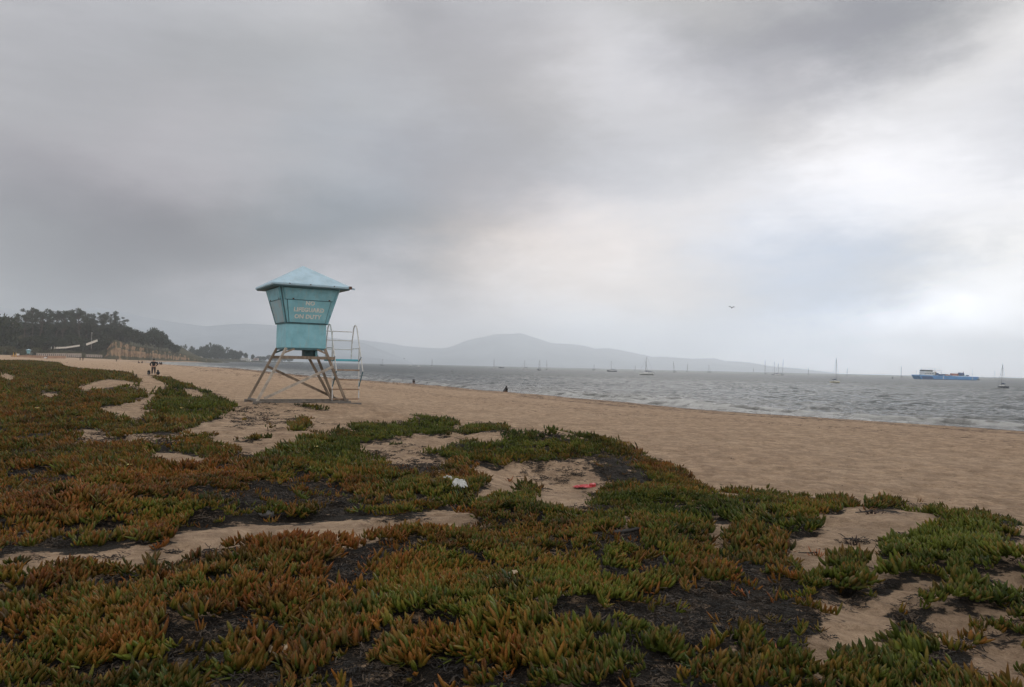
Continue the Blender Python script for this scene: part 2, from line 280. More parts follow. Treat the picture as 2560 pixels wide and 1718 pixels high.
def pmat(name, col, rough=.7, var=.15, scale=3.0, metal=0, bump=0, col2=None, stretch=(1, 1, 1), spec=.5):
    """procedural paint/cloth/wood: two tones mixed by noise, a little relief"""
    m, t, b = newmat(name); c = nd('ShaderNodeTexCoord', t)
    n = noise(c.outputs['Object'], scale, 6, .62, stretch, tree=t)
    cr = nd('ShaderNodeValToRGB', t); t.links.new(n.outputs['Fac'], cr.inputs[0])
    a = np.array(col); lo = np.array(col2) if col2 is not None else a*(1-var*1.6)
    cr.color_ramp.elements[0].position = .35; cr.color_ramp.elements[0].color = (*lo, 1)
    cr.color_ramp.elements[1].position = .6; cr.color_ramp.elements[1].color = (*np.minimum(a*(1+var*.4), 1), 1)
    t.links.new(cr.outputs[0], b.inputs['Base Color']); b.inputs['Roughness'].default_value = rough; b.inputs['Metallic'].default_value = metal
    b.inputs['Specular IOR Level'].default_value = spec
    if bump:
        bp = nd('ShaderNodeBump', t); bp.inputs['Strength'].default_value = bump; bp.inputs['Distance'].default_value = .02
        n5 = noise(c.outputs['Object'], scale*6, 4, .6, stretch, tree=t); t.links.new(n5.outputs['Fac'], bp.inputs['Height']); t.links.new(bp.outputs[0], b.inputs['Normal'])
    return m
class MB:
    """collects pieces, then links them as ONE mesh object"""
    def __init__(s): s.v = []; s.f = []
    def add(s, v, f):
        o = len(s.v); s.v += [tuple(p) for p in v]; s.f += [tuple(i+o for i in q) for q in f]; return s
    def box(s, c, d, rz=0, tilt=None):
        v = [Vector((x*d[0]/2, y*d[1]/2, z*d[2]/2)) for x in (-1, 1) for y in (-1, 1) for z in (-1, 1)]
        M = Matrix.Rotation(rz, 3, 'Z')
        if tilt is not None: M = M @ tilt
        v = [M @ p + Vector(c) for p in v]
        return s.add(v, [(0, 1, 3, 2), (4, 6, 7, 5), (0, 4, 5, 1), (2, 3, 7, 6), (0, 2, 6, 4), (1, 5, 7, 3)])
    def beam(s, a, b, w, h=None, up=(0, 0, 1)):
        a = Vector(a); b = Vector(b); h = h or w; d = (b-a).normalized(); u = Vector(up)
        if abs(d.dot(u)) > .95: u = Vector((0, 1, 0))
        x = d.cross(u).normalized()*w/2; y = x.cross(d).normalized()*h/2
        v = [p+sx*x+sy*y for p in (a, b) for (sx, sy) in ((-1, -1), (1, -1), (1, 1), (-1, 1))]
        return s.add(v, [(3, 2, 1, 0), (4, 5, 6, 7), (0, 1, 5, 4), (1, 2, 6, 5), (2, 3, 7, 6), (3, 0, 4, 7)])
    def tube(s, P, r, n=8, caps=True):
        P = [Vector(p) for p in P]; rs = r if isinstance(r, (list, tuple)) else [r]*len(P); rings = []; px = None
        for i, p in enumerate(P):
            d = (P[min(i+1, len(P)-1)]-P[max(i-1, 0)]).normalized()
            if px is None:
                px = d.cross(Vector((0, 0, 1)))
                if px.length < .1: px = d.cross(Vector((0, 1, 0)))
            px = (px-d*px.dot(d)).normalized(); py = d.cross(px)
            rings.append([p+(px*math.cos(2*math.pi*k/n)+py*math.sin(2*math.pi*k/n))*rs[i] for k in range(n)])
        v = [q for rg in rings for q in rg]; f = []
        for i in range(len(P)-1):
            for k in range(n): f.append((i*n+k, i*n+(k+1) % n, (i+1)*n+(k+1) % n, (i+1)*n+k))
        if caps: f += [tuple(range(n))[::-1], tuple((len(P)-1)*n+k for k in range(n))]
        return s.add(v, f)
    def loft(s, rings, cap=True):
        n = len(rings[0]); v = [q for rg in rings for q in rg]; f = []
        for i in range(len(rings)-1):
            for k in range(n): f.append((i*n+k, i*n+(k+1) % n, (i+1)*n+(k+1) % n, (i+1)*n+k))
        if cap: f += [tuple(range(n))[::-1], tuple((len(rings)-1)*n+k for k in range(n))]
        return s.add(v, f)
    def ball(s, c, r, n=10, m=7, jit=0, seed=0):
        rs = np.random.RandomState(seed); r = r if isinstance(r, (tuple, list)) else (r, r, r); rings = []
        for i in range(1, m):
            th = math.pi*i/m; rings.append([Vector(c)+Vector((r[0]*math.sin(th)*math.cos(2*math.pi*k/n), r[1]*math.sin(th)*math.sin(2*math.pi*k/n), -r[2]*math.cos(th)))*(1+jit*(rs.rand()-.5)) for k in range(n)])
        return s.loft(rings)
    def build(s, name, m, parent=None, smth=False, bevel=0):
        me = bpy.data.meshes.new(name); me.from_pydata(s.v, [], s.f); me.update()
        bm = bmesh.new(); bm.from_mesh(me); bmesh.ops.recalc_face_normals(bm, faces=bm.faces)
        if bevel:
            try: bmesh.ops.bevel(bm, geom=bm.edges[:], offset=bevel, segments=1, affect='EDGES', clamp_overlap=True)
            except Exception: pass
        bm.to_mesh(me); bm.free()
        if smth: smooth(me)
        return link(name, me, m, parent)
def children(o): return list(o.children)
def copy_tree(o, parent=None):
    c = o.copy(); COL.objects.link(c)
    if parent is not None: c.parent = parent
    for ch in children(o): copy_tree(ch, c)
    return c

# ------------------------------------------------------------------ ground sheet
NR, NC = 1150, 760
rr = np.exp(np.linspace(math.log(1.1), math.log(1500), NR)); aa = np.radians(np.linspace(-56, 64, NC))
X = (rr[:, None]*np.sin(aa)[None]); Y = (rr[:, None]*np.cos(aa)[None]); Z = H(X, Y)
gcl = classes(X.ravel(), Y.ravel(), Z.ravel(), .06).reshape(X.shape); gcl = np.where((gcl != 3) & (classes(X.ravel(), Y.ravel(), Z.ravel(), .13).reshape(X.shape) == 0), 0, gcl)
me = np_mesh('ground', np.stack([X.ravel(), Y.ravel(), Z.ravel()], 1), grid(NR, NC)[:, ::-1]); smooth(me)
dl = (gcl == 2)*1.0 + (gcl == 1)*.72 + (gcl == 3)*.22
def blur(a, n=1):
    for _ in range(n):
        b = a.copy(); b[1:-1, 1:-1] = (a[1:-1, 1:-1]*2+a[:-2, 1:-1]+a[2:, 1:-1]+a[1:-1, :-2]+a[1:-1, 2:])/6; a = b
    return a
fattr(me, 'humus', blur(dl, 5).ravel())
ds, sg = poly_sd(SHORE, X, Y); DSH = ds*sg
wet = sstep(9, 3, DSH+(fbm(X/6, Y/6, 91, 3)-.5)*5)
fattr(me, 'wet', wet.ravel())
# bands of washed-up debris
wr = 0
for (o, wd, a) in ((6.5, 1.3, 1.2), (11.5, 1.6, 1.0), (16, 2.6, .8), (26, 3.0, .55)):
    wr = wr + 1.3*a*np.exp(-((DSH-o+(fbm(X/14, Y/14, 95, 3)-.5)*8)/wd)**2)
fattr(me, 'wrack', (np.clip(wr, 0, 1)).ravel())
m, t, b = newmat('sand'); LN = t.links.new
c = nd('ShaderNodeTexCoord', t)
n1 = noise(c.outputs['Object'], .5, 5, .6, tree=t); n2_ = noise(c.outputs['Object'], 9, 6, .65, tree=t); n3_ = noise(c.outputs['Object'], 70, 3, .6, tree=t)
def ramp(t, src, p0, c0, p1, c1):
    r = nd('ShaderNodeValToRGB', t); t.links.new(src, r.inputs[0]); r.color_ramp.elements[0].position = p0; r.color_ramp.elements[0].color = (*c0, 1) if len(c0) == 3 else c0
    r.color_ramp.elements[1].position = p1; r.color_ramp.elements[1].color = (*c1, 1); return r.outputs[0]
def mix(t, f, a, b_, blend='MIX'):
    n = nd('ShaderNodeMix', t, data_type='RGBA', blend_type=blend)
    for i, q in ((0, f), (6, a), (7, b_)):
        if isinstance(q, (int, float)): n.inputs[i].default_value = q
        elif isinstance(q, tuple): n.inputs[i].default_value = (*q, 1)
        else: t.links.new(q, n.inputs[i])
    return n.outputs[2]
def attr(t, nm, ty='GEOMETRY'):
    a = nd('ShaderNodeAttribute', t, attribute_type=ty, attribute_name=nm); return a.outputs['Fac']
nl = noise(c.outputs['Object'], .13, 5, .6, tree=t)
base = mix(t, .5, ramp(t, n1.outputs['Fac'], .3, (.43, .285, .165), .7, (.60, .425, .265)), ramp(t, nl.outputs['Fac'], .35, (.45, .295, .17), .65, (.59, .43, .28)))
base = mix(t, .5, base, ramp(t, n2_.outputs['Fac'], .38, (.24, .155, .10), .62, (.54, .38, .265)))
base = mix(t, .25, base, ramp(t, n3_.outputs['Fac'], .3, (.2, .13, .09), .7, (.6, .45, .33)))
nm = noise(c.outputs['Object'], 2.0, 5, .7, (1, 1, 1), tree=t, loc=(8, 3, 0)); base = mix(t, .55, base, mix(t, 1.0, base, ramp(t, nm.outputs['Fac'], .40, (.58, .54, .50), .60, (1.3, 1.28, 1.26)), 'MULTIPLY'))
# grains of dark debris over the dry beach
nv = noise(c.outputs['Object'], 3.1, 8, .78, tree=t, loc=(4, 2, 0)); speck = mth('MULTIPLY', mth('SUBTRACT', nv.outputs['Fac'], .63, t), 14, t, True)
base = mix(t, mth('MULTIPLY', speck, .55, t), base, (.10, .06, .04))
nw = noise(c.outputs['Object'], 1.3, 8, .75, (1, 1, 1), tree=t)
wf = mth('MULTIPLY', mth('ADD', mth('SUBTRACT', nw.outputs['Fac'], .62, t), mth('MULTIPLY', attr(t, 'wrack'), .16, t), t), 9, t, True)
wf = mth('MULTIPLY', wf, mth('MULTIPLY', attr(t, 'wrack'), 1.3, t, True), t)
base = mix(t, mth('MULTIPLY', wf, .95, t), base, (.085, .045, .028))
base = mix(t, mth('MULTIPLY', attr(t, 'wet'), .75, t), base, (.17, .12, .09))
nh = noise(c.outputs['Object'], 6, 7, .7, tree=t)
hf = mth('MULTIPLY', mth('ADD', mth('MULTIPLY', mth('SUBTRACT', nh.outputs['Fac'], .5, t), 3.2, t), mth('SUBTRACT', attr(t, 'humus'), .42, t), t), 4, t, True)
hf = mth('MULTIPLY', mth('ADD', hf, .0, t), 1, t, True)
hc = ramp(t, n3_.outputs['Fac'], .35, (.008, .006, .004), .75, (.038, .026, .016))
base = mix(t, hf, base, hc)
LN(base, b.inputs['Base Color']); LN(mth('SUBTRACT', .95, mth('MULTIPLY', attr(t, 'wet'), .45, t), t), b.inputs['Roughness']); b.inputs['Specular IOR Level'].default_value = .25
hh = mth('ADD', mth('MULTIPLY', n2_.outputs['Fac'], 1.0, t), mth('MULTIPLY', n3_.outputs['Fac'], .25, t), t)
nb_ = noise(c.outputs['Object'], 3.2, 4, .6, tree=t); hh = mth('ADD', hh, mth('MULTIPLY', nb_.outputs['Fac'], 1.6, t), t)
bp = nd('ShaderNodeBump', t); bp.inputs['Strength'].default_value = 1; bp.inputs['Distance'].default_value = .2; LN(hh, bp.inputs['Height']); LN(bp.outputs[0], b.inputs['Normal'])
tag(link('ground', me, m), 'beige beach sand and low dunes with dark debris lines', 'sand', kind='structure')

# ------------------------------------------------------------------ sea
NR2, NC2 = 1250, 1250
r1 = np.exp(np.linspace(math.log(38), math.log(420), 900)); r2 = np.exp(np.linspace(math.log(424), math.log(13300), NR2-900)); rr = np.concatenate([r1, r2])
aa = np.radians(np.linspace(-40, 62, NC2))
X = rr[:, None]*np.sin(aa)[None]; Y = rr[:, None]*np.cos(aa)[None]
ds, sg = poly_sd(SHORE, X, Y); off = -ds*sg       # metres out to sea
Z = np.zeros_like(X); gx = rr[:, None]*(aa[1]-aa[0]); gr = np.gradient(rr)[:, None]
rs = np.random.RandomState(5)
WD = math.atan2(-.55, -.83)
for k in range(64):
    lam = 1.1*(1.062**k)*1.0; lam = min(lam, 40)
    th = WD + rs.normal(0, .62); kx, ky = math.cos(th)*2*math.pi/lam, math.sin(th)*2*math.pi/lam
    amp = .0125*lam**.75 if lam < 9 else .05*math.exp(-(lam-9)/14)
    ph = rs.rand()*6.28; fade = 1-sstep(.25, .6, gr/lam); 
    wv = np.sin(kx*X+ky*Y+ph); Z += amp*fade*(1-np.abs(wv)*1.0)*1.5*.5 + amp*fade*wv*.55 - amp*fade*.27
Z *= (.35+.65*sstep(0, 25, off))*.9
mod = .55+.9*fbm(X/22, Y/22, 101, 3); Z *= mod
# breakers running to the shore
al = X*.5-Y*.86; foam = np.zeros_like(X)
for (o, h, wdt, fr, sd_) in ((4.5, .32, 1.1, 14, 1), (10, .38, 1.3, 19, 2), (18, .34, 1.6, 24, 3), (29, .25, 1.8, 26, 4)):
    o2 = o + (vn(al/17, al*0, 110+sd_)-.5)*7 + (vn(al/5, al*0, 114+sd_)-.5)*2.0
    a = sstep(.35, .62, vn(al/fr+3*sd_, off*0+.5, 120+sd_)); e = (off-o2)/wdt
    Z += h*a*np.where(e > 0, np.exp(-(e/1.6)**2), np.exp(-(e/.7)**2))
    foam += a*np.where(e < 0, np.exp(-(e/1.6)**2), np.exp(-(e/.5)**2))*(.75 if o < 12 else .4)*sstep(.34, .56, fbm(X/1.4, Y/1.4, 130+sd_, 4))
foam += 1.1*sstep(2.4, .4, off+(fbm(X/4, Y/4, 140, 3)-.5)*3)
foam += .5*sstep(12, 2, off)*sstep(.55, .70, fbm(X/3.2, Y/3.2, 141, 5, .6))
far = sstep(210, 420, Y)*sstep(75, 10, off+(fbm(X/30, Y/30, 142, 3)-.5)*60); foam += 1.0*far*sstep(.34, .60, fbm(X/14, Y/5, 143, 4))
foam += .5*sstep(.735, .80, fbm(X/3.5, Y/3.5, 144, 4, .6))*sstep(10, 30, off)
me = np_mesh('sea', np.stack([X.ravel(), Y.ravel(), Z.ravel()], 1), grid(NR2, NC2)[:, ::-1]); smooth(me); fattr(me, 'foam', np.clip(foam, 0, 1).ravel()); fattr(me, 'fine', (sstep(50, 500, rr)[:, None]+0*X).ravel()); fattr(me, 'shallow', sstep(40, 0, off).ravel())
m, t, b = newmat('sea_water'); c = nd('ShaderNodeTexCoord', t); LN = t.links.new
wc = mix(t, attr(t, 'shallow'), (.022, .032, .036), (.085, .082, .074))
nf = noise(c.outputs['Object'], 1.1, 6, .7, tree=t); ff = mth('MULTIPLY', attr(t, 'foam'), mth('ADD', mth('MULTIPLY', nf.outputs['Fac'], 2.0, t), -.25, t, True), t, True)
LN(mix(t, ff, wc, (.50, .50, .49)), b.inputs['Base Color']); LN(mth('ADD', mth('ADD', mth('MULTIPLY', ff, .5, t), mth('MULTIPLY', attr(t, 'fine'), .26, t), t), .12, t), b.inputs['Roughness']); b.inputs['IOR'].default_value = 1.33; b.inputs['Specular IOR Level'].default_value = .17
b1 = noise(c.outputs['Object'], 1.0, 6, .68, (1.0, 1.0, 1), R(30), tree=t); b2 = noise(c.outputs['Object'], .16, 4, .6, (1, 1, 1), tree=t)
hh = mth('ADD', b1.outputs['Fac'], mth('MULTIPLY', b2.outputs['Fac'], 3.0, t), t)
bp = nd('ShaderNodeBump', t); bp.inputs['Strength'].default_value = .9; bp.inputs['Distance'].default_value = .6; LN(hh, bp.inputs['Height']); LN(bp.outputs[0], b.inputs['Normal'])
tag(link('sea', me, m), 'choppy grey green sea with broken white foam', 'sea', kind='structure')

# ------------------------------------------------------------------ ice plant carpet
def leaf_clump(n, rad, seed, lmin, lmax, wd, rings=4, splay=.35, flat=0):
    rs = np.random.RandomState(seed); V = []; Fc = []; tip = []; lr = []
    for k in range(n):
        a = rs.rand()*6.283; q = math.sqrt(rs.rand())*rad; bx, by = q*math.cos(a), q*math.sin(a)
        ln = rs.uniform(lmin, lmax); lean = abs(rs.normal(0, splay))+.5*splay*q/rad; da = a+rs.normal(0, .8); w_ = wd*rs.uniform(.8, 1.2); rv = rs.rand()
        tw = rs.rand()*6.28; o = len(V)
        curve = rs.uniform(-.15, .5)*(1 if not flat else .2); z0 = -.02-rs.rand()*.02
        for i in range(rings+1):
            s = i/rings; an = max(.02, lean*(1-curve*s)) ; h = ln*s
            cx = bx+math.cos(da)*math.sin(an)*h; cy = by+math.sin(da)*math.sin(an)*h; cz = z0+math.cos(an)*h*(1-.05*s)
            prof = [.78, 1.0, .97, .66, .04, .0][i] if rings == 4 else [.9, 1.0, .1][i]
            for j in range(3):
                b_ = tw+j*2.094; V.append((cx+math.cos(b_)*w_*prof, cy+math.sin(b_)*w_*prof, cz)); tip.append(s); lr.append(rv)
        for i in range(rings):
            for j in range(3): Fc.append((o+i*3+j, o+i*3+(j+1) % 3, o+(i+1)*3+(j+1) % 3, o+(i+1)*3+j))
    me = np_mesh('leaf_clump', np.array(V), np.array(Fc)); fattr(me, 'tipf', tip); fattr(me, 'lr', lr); smooth(me); return me
m, t, b = newmat('ice_plant_leaf'); LN = t.links.new
red = attr(t, 'red', 'INSTANCER'); vv = attr(t, 'vv', 'INSTANCER')
lrr = attr(t, 'lr'); tp = attr(t, 'tipf')
rf = mth('ADD', red, mth('MULTIPLY', mth('SUBTRACT', lrr, .5, t), .75, t), t)
rf = mth('ADD', rf, mth('MULTIPLY', mth('SUBTRACT', tp, .55, t), .55, t), t, True)
green = mix(t, vv, (.019, .032, .005), (.098, .114, .013)); rd = mix(t, vv, (.085, .028, .008), (.245, .080, .015))
cc = mix(t, rf, green, rd); LN(cc, b.inputs['Base Color']); b.inputs['Roughness'].default_value = .55; b.inputs['Specular IOR Level'].default_value = .14
ICE = m
def pmat_i(name, c0, c1, rough=.8):
    m, t, b = newmat(name); vv = attr(t, 'vv', 'INSTANCER'); t.links.new(mix(t, vv, c0, c1), b.inputs['Base Color']); b.inputs['Roughness'].default_value = rough; return m
def scatter(name, P, rot, scl, idx, attrs, meshes, mt, **tg_):
    me = bpy.data.meshes.new(name); me.vertices.add(len(P)); me.vertices.foreach_set('co', np.asarray(P, np.float32).ravel())
    a = me.attributes.new('rot', 'FLOAT_VECTOR', 'POINT'); a.data.foreach_set('vector', np.asarray(rot, np.float32).ravel())
    fattr(me, 'scl', scl); a = me.attributes.new('idx', 'INT', 'POINT'); a.data.foreach_set('value', np.asarray(idx, np.int32))
    for k, v in attrs.items(): fattr(me, k, v)
    o = link(name, me); g = bpy.data.node_groups.new(name, 'GeometryNodeTree')
    g.interface.new_socket('Geometry', in_out='INPUT', socket_type='NodeSocketGeometry'); g.interface.new_socket('Geometry', in_out='OUTPUT', socket_type='NodeSocketGeometry')
    gi = g.nodes.new('NodeGroupInput'); go = g.nodes.new('NodeGroupOutput'); ip = g.nodes.new('GeometryNodeInstanceOnPoints'); l = g.links.new
    jn = g.nodes.new('GeometryNodeGeometryToInstance')
    for msh in reversed(meshes):
        if not msh.materials: msh.materials.append(mt)
        so_ = bpy.data.objects.new(name+'_source', msh); oi = g.nodes.new('GeometryNodeObjectInfo'); oi.inputs['Object'].default_value = so_
        l(oi.outputs['Geometry'], jn.inputs[0])
    def na(nm, ty):
        n = g.nodes.new('GeometryNodeInputNamedAttribute'); n.data_type = ty; n.inputs['Name'].default_value = nm
        return [s for s in n.outputs if s.enabled and s.name == 'Attribute'][0]
    l(gi.outputs[0], ip.inputs['Points']); l(jn.outputs[0], ip.inputs['Instance']); ip.inputs['Pick Instance'].default_value = True
    l(na('idx', 'INT'), ip.inputs['Instance Index']); e = g.nodes.new('FunctionNodeEulerToRotation'); l(na('rot', 'FLOAT_VECTOR'), e.inputs[0]); l(e.outputs[0], ip.inputs['Rotation'])
    l(na('scl', 'FLOAT'), ip.inputs['Scale']); l(ip.outputs[0], go.inputs[0])
    md = o.modifiers.new('scatter', 'NODES'); md.node_group = g
    return tag(o, **tg_)
clumps = [leaf_clump(9, .06, s, .048, .092, .0132, 4, .44) for s in range(6)] + [leaf_clump(8, .08, 20+s, .048, .085, .0135, 2, .42) for s in range(4)] + \
         [leaf_clump(7, .02, 40+s, .06, .11, .0085, 4, .8) for s in range(3)]
def runner(seed):
    rs = np.random.RandomState(seed); V = []; Fc = []; tip = []; lr = []; p = np.zeros(3); d = rs.rand()*6.28
    def strip(P, w, prof, tf):
        o = len(V); rv = rs.rand()
        for i, (q, f) in enumerate(zip(P, prof)):
            t_ = P[min(i+1, len(P)-1)]-P[max(i-1, 0)]; t_ = t_/(np.linalg.norm(t_)+1e-9); a = np.cross(t_, [.3, .2, .93]); a /= np.linalg.norm(a)+1e-9; b_ = np.cross(t_, a)
            for j in range(3): V.append(q+(a*math.cos(j*2.094)+b_*math.sin(j*2.094))*w*f); tip.append(tf[i]); lr.append(rv)
        for i in range(len(P)-1):
            for j in range(3): Fc.append((o+i*3+j, o+i*3+(j+1) % 3, o+(i+1)*3+(j+1) % 3, o+(i+1)*3+j))
    P = [np.array([0, 0, .012])]
    for k in range(9): d += rs.normal(0, .28); P.append(P[-1]+np.array([math.cos(d)*.034, math.sin(d)*.034, rs.normal(0, .004)]))
    strip(P, .0045, [1]*len(P), [.9]*len(P))
    for k in range(1, len(P)):
        for sd in (-1, 1):
            a = d+sd*rs.uniform(.7, 1.5); ln = rs.uniform(.035, .075); up = rs.uniform(.5, 1.3)
            dirv = np.array([math.cos(a)*math.cos(up), math.sin(a)*math.cos(up), math.sin(up)]); Q = [P[k]+dirv*ln*s+np.array([0, 0, .25*ln*s*s]) for s in (0, .3, .6, .85, 1)]
            strip(Q, .0095, [.7, 1, .95, .6, .04], [0, .3, .6, .85, 1])
    me = np_mesh('runner', np.array(V), np.array(Fc)); fattr(me, 'tipf', tip); fattr(me, 'lr', lr); smooth(me); return me
clumps += [runner(60+k) for k in range(3)]
# where red and where green leaves grow (photo px centre, spread, amount)
REDS = [(250, 1500, 520, 220, .32), (700, 1370, 320, 60, .35), (330, 1230, 420, 110, .28), (150, 1010, 300, 80, .18), (560, 1160, 120, 60, .25), (900, 1640, 500, 100, .22), (1250, 1400, 600, 80, .12), (1600, 1150, 90, 60, .35), (1780, 1190, 80, 30, .45),
        (2450, 1650, 160, 70, .3), (900, 1250, 260, 50, .1), (1180, 1195, 60, 25, .35), (1950, 1380, 120, 60, .15), (1050, 1700, 220, 60, .3), (760, 1060, 60, 20, .4), (620, 1560, 200, 80, .2),
        (480, 1010, 160, 50, -.32), (1000, 1060, 220, 40, -.3), (800, 1130, 200, 50, -.22), (1400, 1110, 220, 40, -.25), (1500, 1280, 350, 50, -.28), (2380, 1340, 200, 80, -.3), (2000, 1250, 200, 30, -.15), (1300, 1560, 350, 60, -.08), (2440, 1560, 120, 40, -.35)]
def redness(X, Y, Z):
    px, py = proj(X, Y, Z); v = np.full(X.shape, .13)
    for (cx, cy, sx, sy, a_) in REDS: v += a_*np.exp(-((px-cx)/sx)**2-((py-cy)/sy)**2)
    return v + (fbm(X*.9, Y*.9, 81, 4, .65)-.5)*1.0 + (vn(X*5, Y*5, 82)-.5)*.45
def sample(ra, rb, dens, az0=-37, az1=38):
    if ra < 11: az0, az1 = -52, 60
    elif ra < 40: az0, az1 = -44, 46
    n = int(dens*.5*math.radians(az1-az0)*(rb*rb-ra*ra)); r = np.sqrt(RS.rand(n)*(rb*rb-ra*ra)+ra*ra); a = np.radians(RS.uniform(az0, az1, n))
    X = r*np.sin(a); Y = r*np.cos(a); return X, Y, H(X, Y), r
PP = []; SC = []; RD = []; VV = []; IX = []; RT = []
for (ra, rb, dens, s, lo, hi) in ((2.6, 6, 270, .92, 0, 6), (6, 11, 220, .94, 0, 6), (11, 20, 130, 1.05, 6, 10), (20, 38, 42, 1.55, 6, 10), (38, 75, 11, 2.1, 6, 10), (75, 215, 3.0, 3.0, 6, 10), (215, 300, 1.2, 4.0, 6, 10)):
    X, Y, Z, r = sample(ra, rb, dens); cl = classes(X, Y, Z, .015); k = (cl == 1) & (classes(X, Y, Z, .055*s) != 0) & (classes(X, Y, Z, .095*s) != 0) & (classes(X, Y, Z, .135*s) != 0); X, Y, Z = X[k], Y[k], Z[k]; n = len(X)
    hum = (fbm(X*1.1, Y*1.1, 83, 3)-.35)
    PP.append(np.stack([X, Y, Z+.02+np.clip(hum, 0, .5)*.22*s], 1)); SC.append(s*RS.uniform(.62, 1.3, n)*(.55+1.0*fbm(X*1.4, Y*1.4, 84, 3))); RD.append(redness(X, Y, Z)); VV.append(np.clip(.5+(fbm(X*1.7, Y*1.7, 85, 3)-.5)*1.2+RS.normal(0, .2, n), 0, 1))
    IX.append(RS.randint(lo, hi, n)); RT.append(np.stack([RS.normal(0, .2, n)+(fbm(X*1.3, Y*1.3, 86, 3)-.5)*1.6, RS.normal(0, .2, n)+(fbm(X*1.3, Y*1.3, 89, 3)-.5)*1.6, RS.uniform(-.7, .7, n)], 1))
# stragglers at the edges and over the litter
for (ra, rb, dens, prob) in ((2.6, 12, 15, 1), (12, 30, 4, 1)):
    X, Y, Z, r = sample(ra, rb, dens*1.5); cl = classes(X, Y, Z, .03); k = ((cl == 2) & (vn(X*2.2, Y*2.2, 87) > .36)) | ((cl == 3) & (RS.rand(len(X)) < .05)) | ((cl == 1) & (RS.rand(len(X)) < .35) & (classes(X, Y, Z, .10) != 0)); X, Y, Z = X[k], Y[k], Z[k]; n = len(X)
    PP.append(np.stack([X, Y, Z+.015], 1)); SC.append(RS.uniform(.8, 1.25, n)); RD.append(redness(X, Y, Z)+RS.uniform(-.1, .45, n)); VV.append(RS.uniform(.2, 1, n)); IX.append(np.where(RS.rand(n) < .2, RS.randint(13, 16, n), RS.randint(10, 13, n))); RT.append(np.stack([RS.normal(0, .1, n), RS.normal(0, .1, n), RS.rand(n)*6.28], 1))
PP = np.concatenate(PP); print('ICE clumps', len(PP))
scatter('ice_plant', PP, np.concatenate(RT), np.concatenate(SC), np.concatenate(IX), {'red': np.concatenate(RD), 'vv': np.concatenate(VV)}, clumps, ICE,
        label='low carpet of green and rust red fleshy finger leaves over the dunes', cat='ice plant', kind='stuff')
# dead runners and dry leaves
def litter_bit(seed, n=14, rad=.07, ln=.05, w_=.0035):
    rs = np.random.RandomState(seed); mb = MB()
    for k in range(n):
        a = rs.rand()*6.28; q = rad*math.sqrt(rs.rand()); p = Vector((q*math.cos(a), q*math.sin(a), rs.rand()*.018)); d = rs.rand()*6.28; P = [p]
        for i in range(3): d += rs.normal(0, .6); P.append(P[-1]+Vector((math.cos(d), math.sin(d), rs.normal(0, .35)))*ln/3)
        mb.tube(P, [w_*.6, w_, w_, w_*.4], 3, False)
    me = bpy.data.meshes.new('litter'); me.from_pydata(mb.v, [], mb.f); me.update(); return me
LM = pmat_i('dry_litter', (.007, .005, .004), (.085, .058, .037)); PP = []; SC = []; VV = []
for (ra, rb, dens, s) in ((2.6, 7, 210, .8), (7, 13, 110, 1.0), (13, 26, 36, 1.35), (26, 60, 5, 2.0)):
    X, Y, Z, r = sample(ra, rb, dens); cl = classes(X, Y, Z, .01); cl = np.where((cl != 3) & (classes(X, Y, Z, .10) == 0), 0, cl)
    clus = sstep(.45, .62, fbm(X*2.0, Y*2.0, 88, 4, .6)); u = RS.rand(len(X))
    k = (cl == 2) | ((cl == 1) & (u < .25)) | ((cl == 3) & (u < .04+.8*clus)) ; X, Y, Z = X[k], Y[k], Z[k]; n = len(X)
    PP.append(np.stack([X, Y, Z+.004], 1)); SC.append(s*RS.uniform(.6, 1.3, n)); VV.append(RS.rand(n)**2)
PP = np.concatenate(PP); n = len(PP); print('LITTER', n)
scatter('plant_litter', PP, np.stack([RS.normal(0, .15, n), RS.normal(0, .15, n), RS.rand(n)*6.28], 1), np.concatenate(SC), RS.randint(0, 5, n), {'vv': np.concatenate(VV)}, [litter_bit(s) for s in range(5)], LM,
        label='dark tangle of dead runners and dry leaves lying between the plants', cat='plant litter', kind='stuff')
def flake(seed, n=5, rad=.12, s=.022):
    rs = np.random.RandomState(seed); V = []; Fc = []
    for k in range(n):
        a = rs.rand()*6.28; q = rad*rs.rand(); o = len(V); th = rs.rand()*6.28; ln = s*rs.uniform(.6, 2.4); wd = s*rs.uniform(.2, .5); cx, cy = q*math.cos(a), q*math.sin(a); dx, dy = math.cos(th), math.sin(th)
        for (u, v, z) in ((-ln, 0, .004), (0, -wd, .012), (ln, 0, .003), (0, wd, .006), (0, 0, .018)): V.append((cx+dx*u-dy*v, cy+dy*u+dx*v, z))
        Fc += [(o, o+1, o+4), (o+1, o+2, o+4), (o+2, o+3, o+4), (o+3, o, o+4)]
    return np_mesh('debris', np.array(V), np.array(Fc))
DM = pmat_i('beach_debris', (.05, .03, .02), (.16, .09, .055)); PP = []; SC = []; VV = []
for (ra, rb, dens, s, p0) in ((6, 16, 14, .45, .16), (16, 40, 5, .7, .10), (40, 110, 4.0, 1.3, .03), (110, 330, .35, 5, .02)):
    X, Y, Z, r = sample(ra, rb, dens); ds, sg = poly_sd(SHORE, X, Y); D = ds*sg; cl = classes(X, Y, Z, 0)
    wv = 0
    for (o, wd, a) in ((6.8, 1.2, 1.2), (11.5, 1.8, .9), (16, 3, .6), (27, 3.0, .3)): wv = wv + a*np.exp(-((D-o+(fbm(X/14, Y/14, 95, 3)-.5)*8)/wd)**2)
    k = (cl == 0) & (D > 4.5) & (RS.rand(len(X)) < p0+wv); X, Y, Z = X[k], Y[k], Z[k]; n = len(X)
    PP.append(np.stack([X, Y, Z], 1)); SC.append(s*RS.uniform(.4, 1.3, n)); VV.append(RS.rand(n))
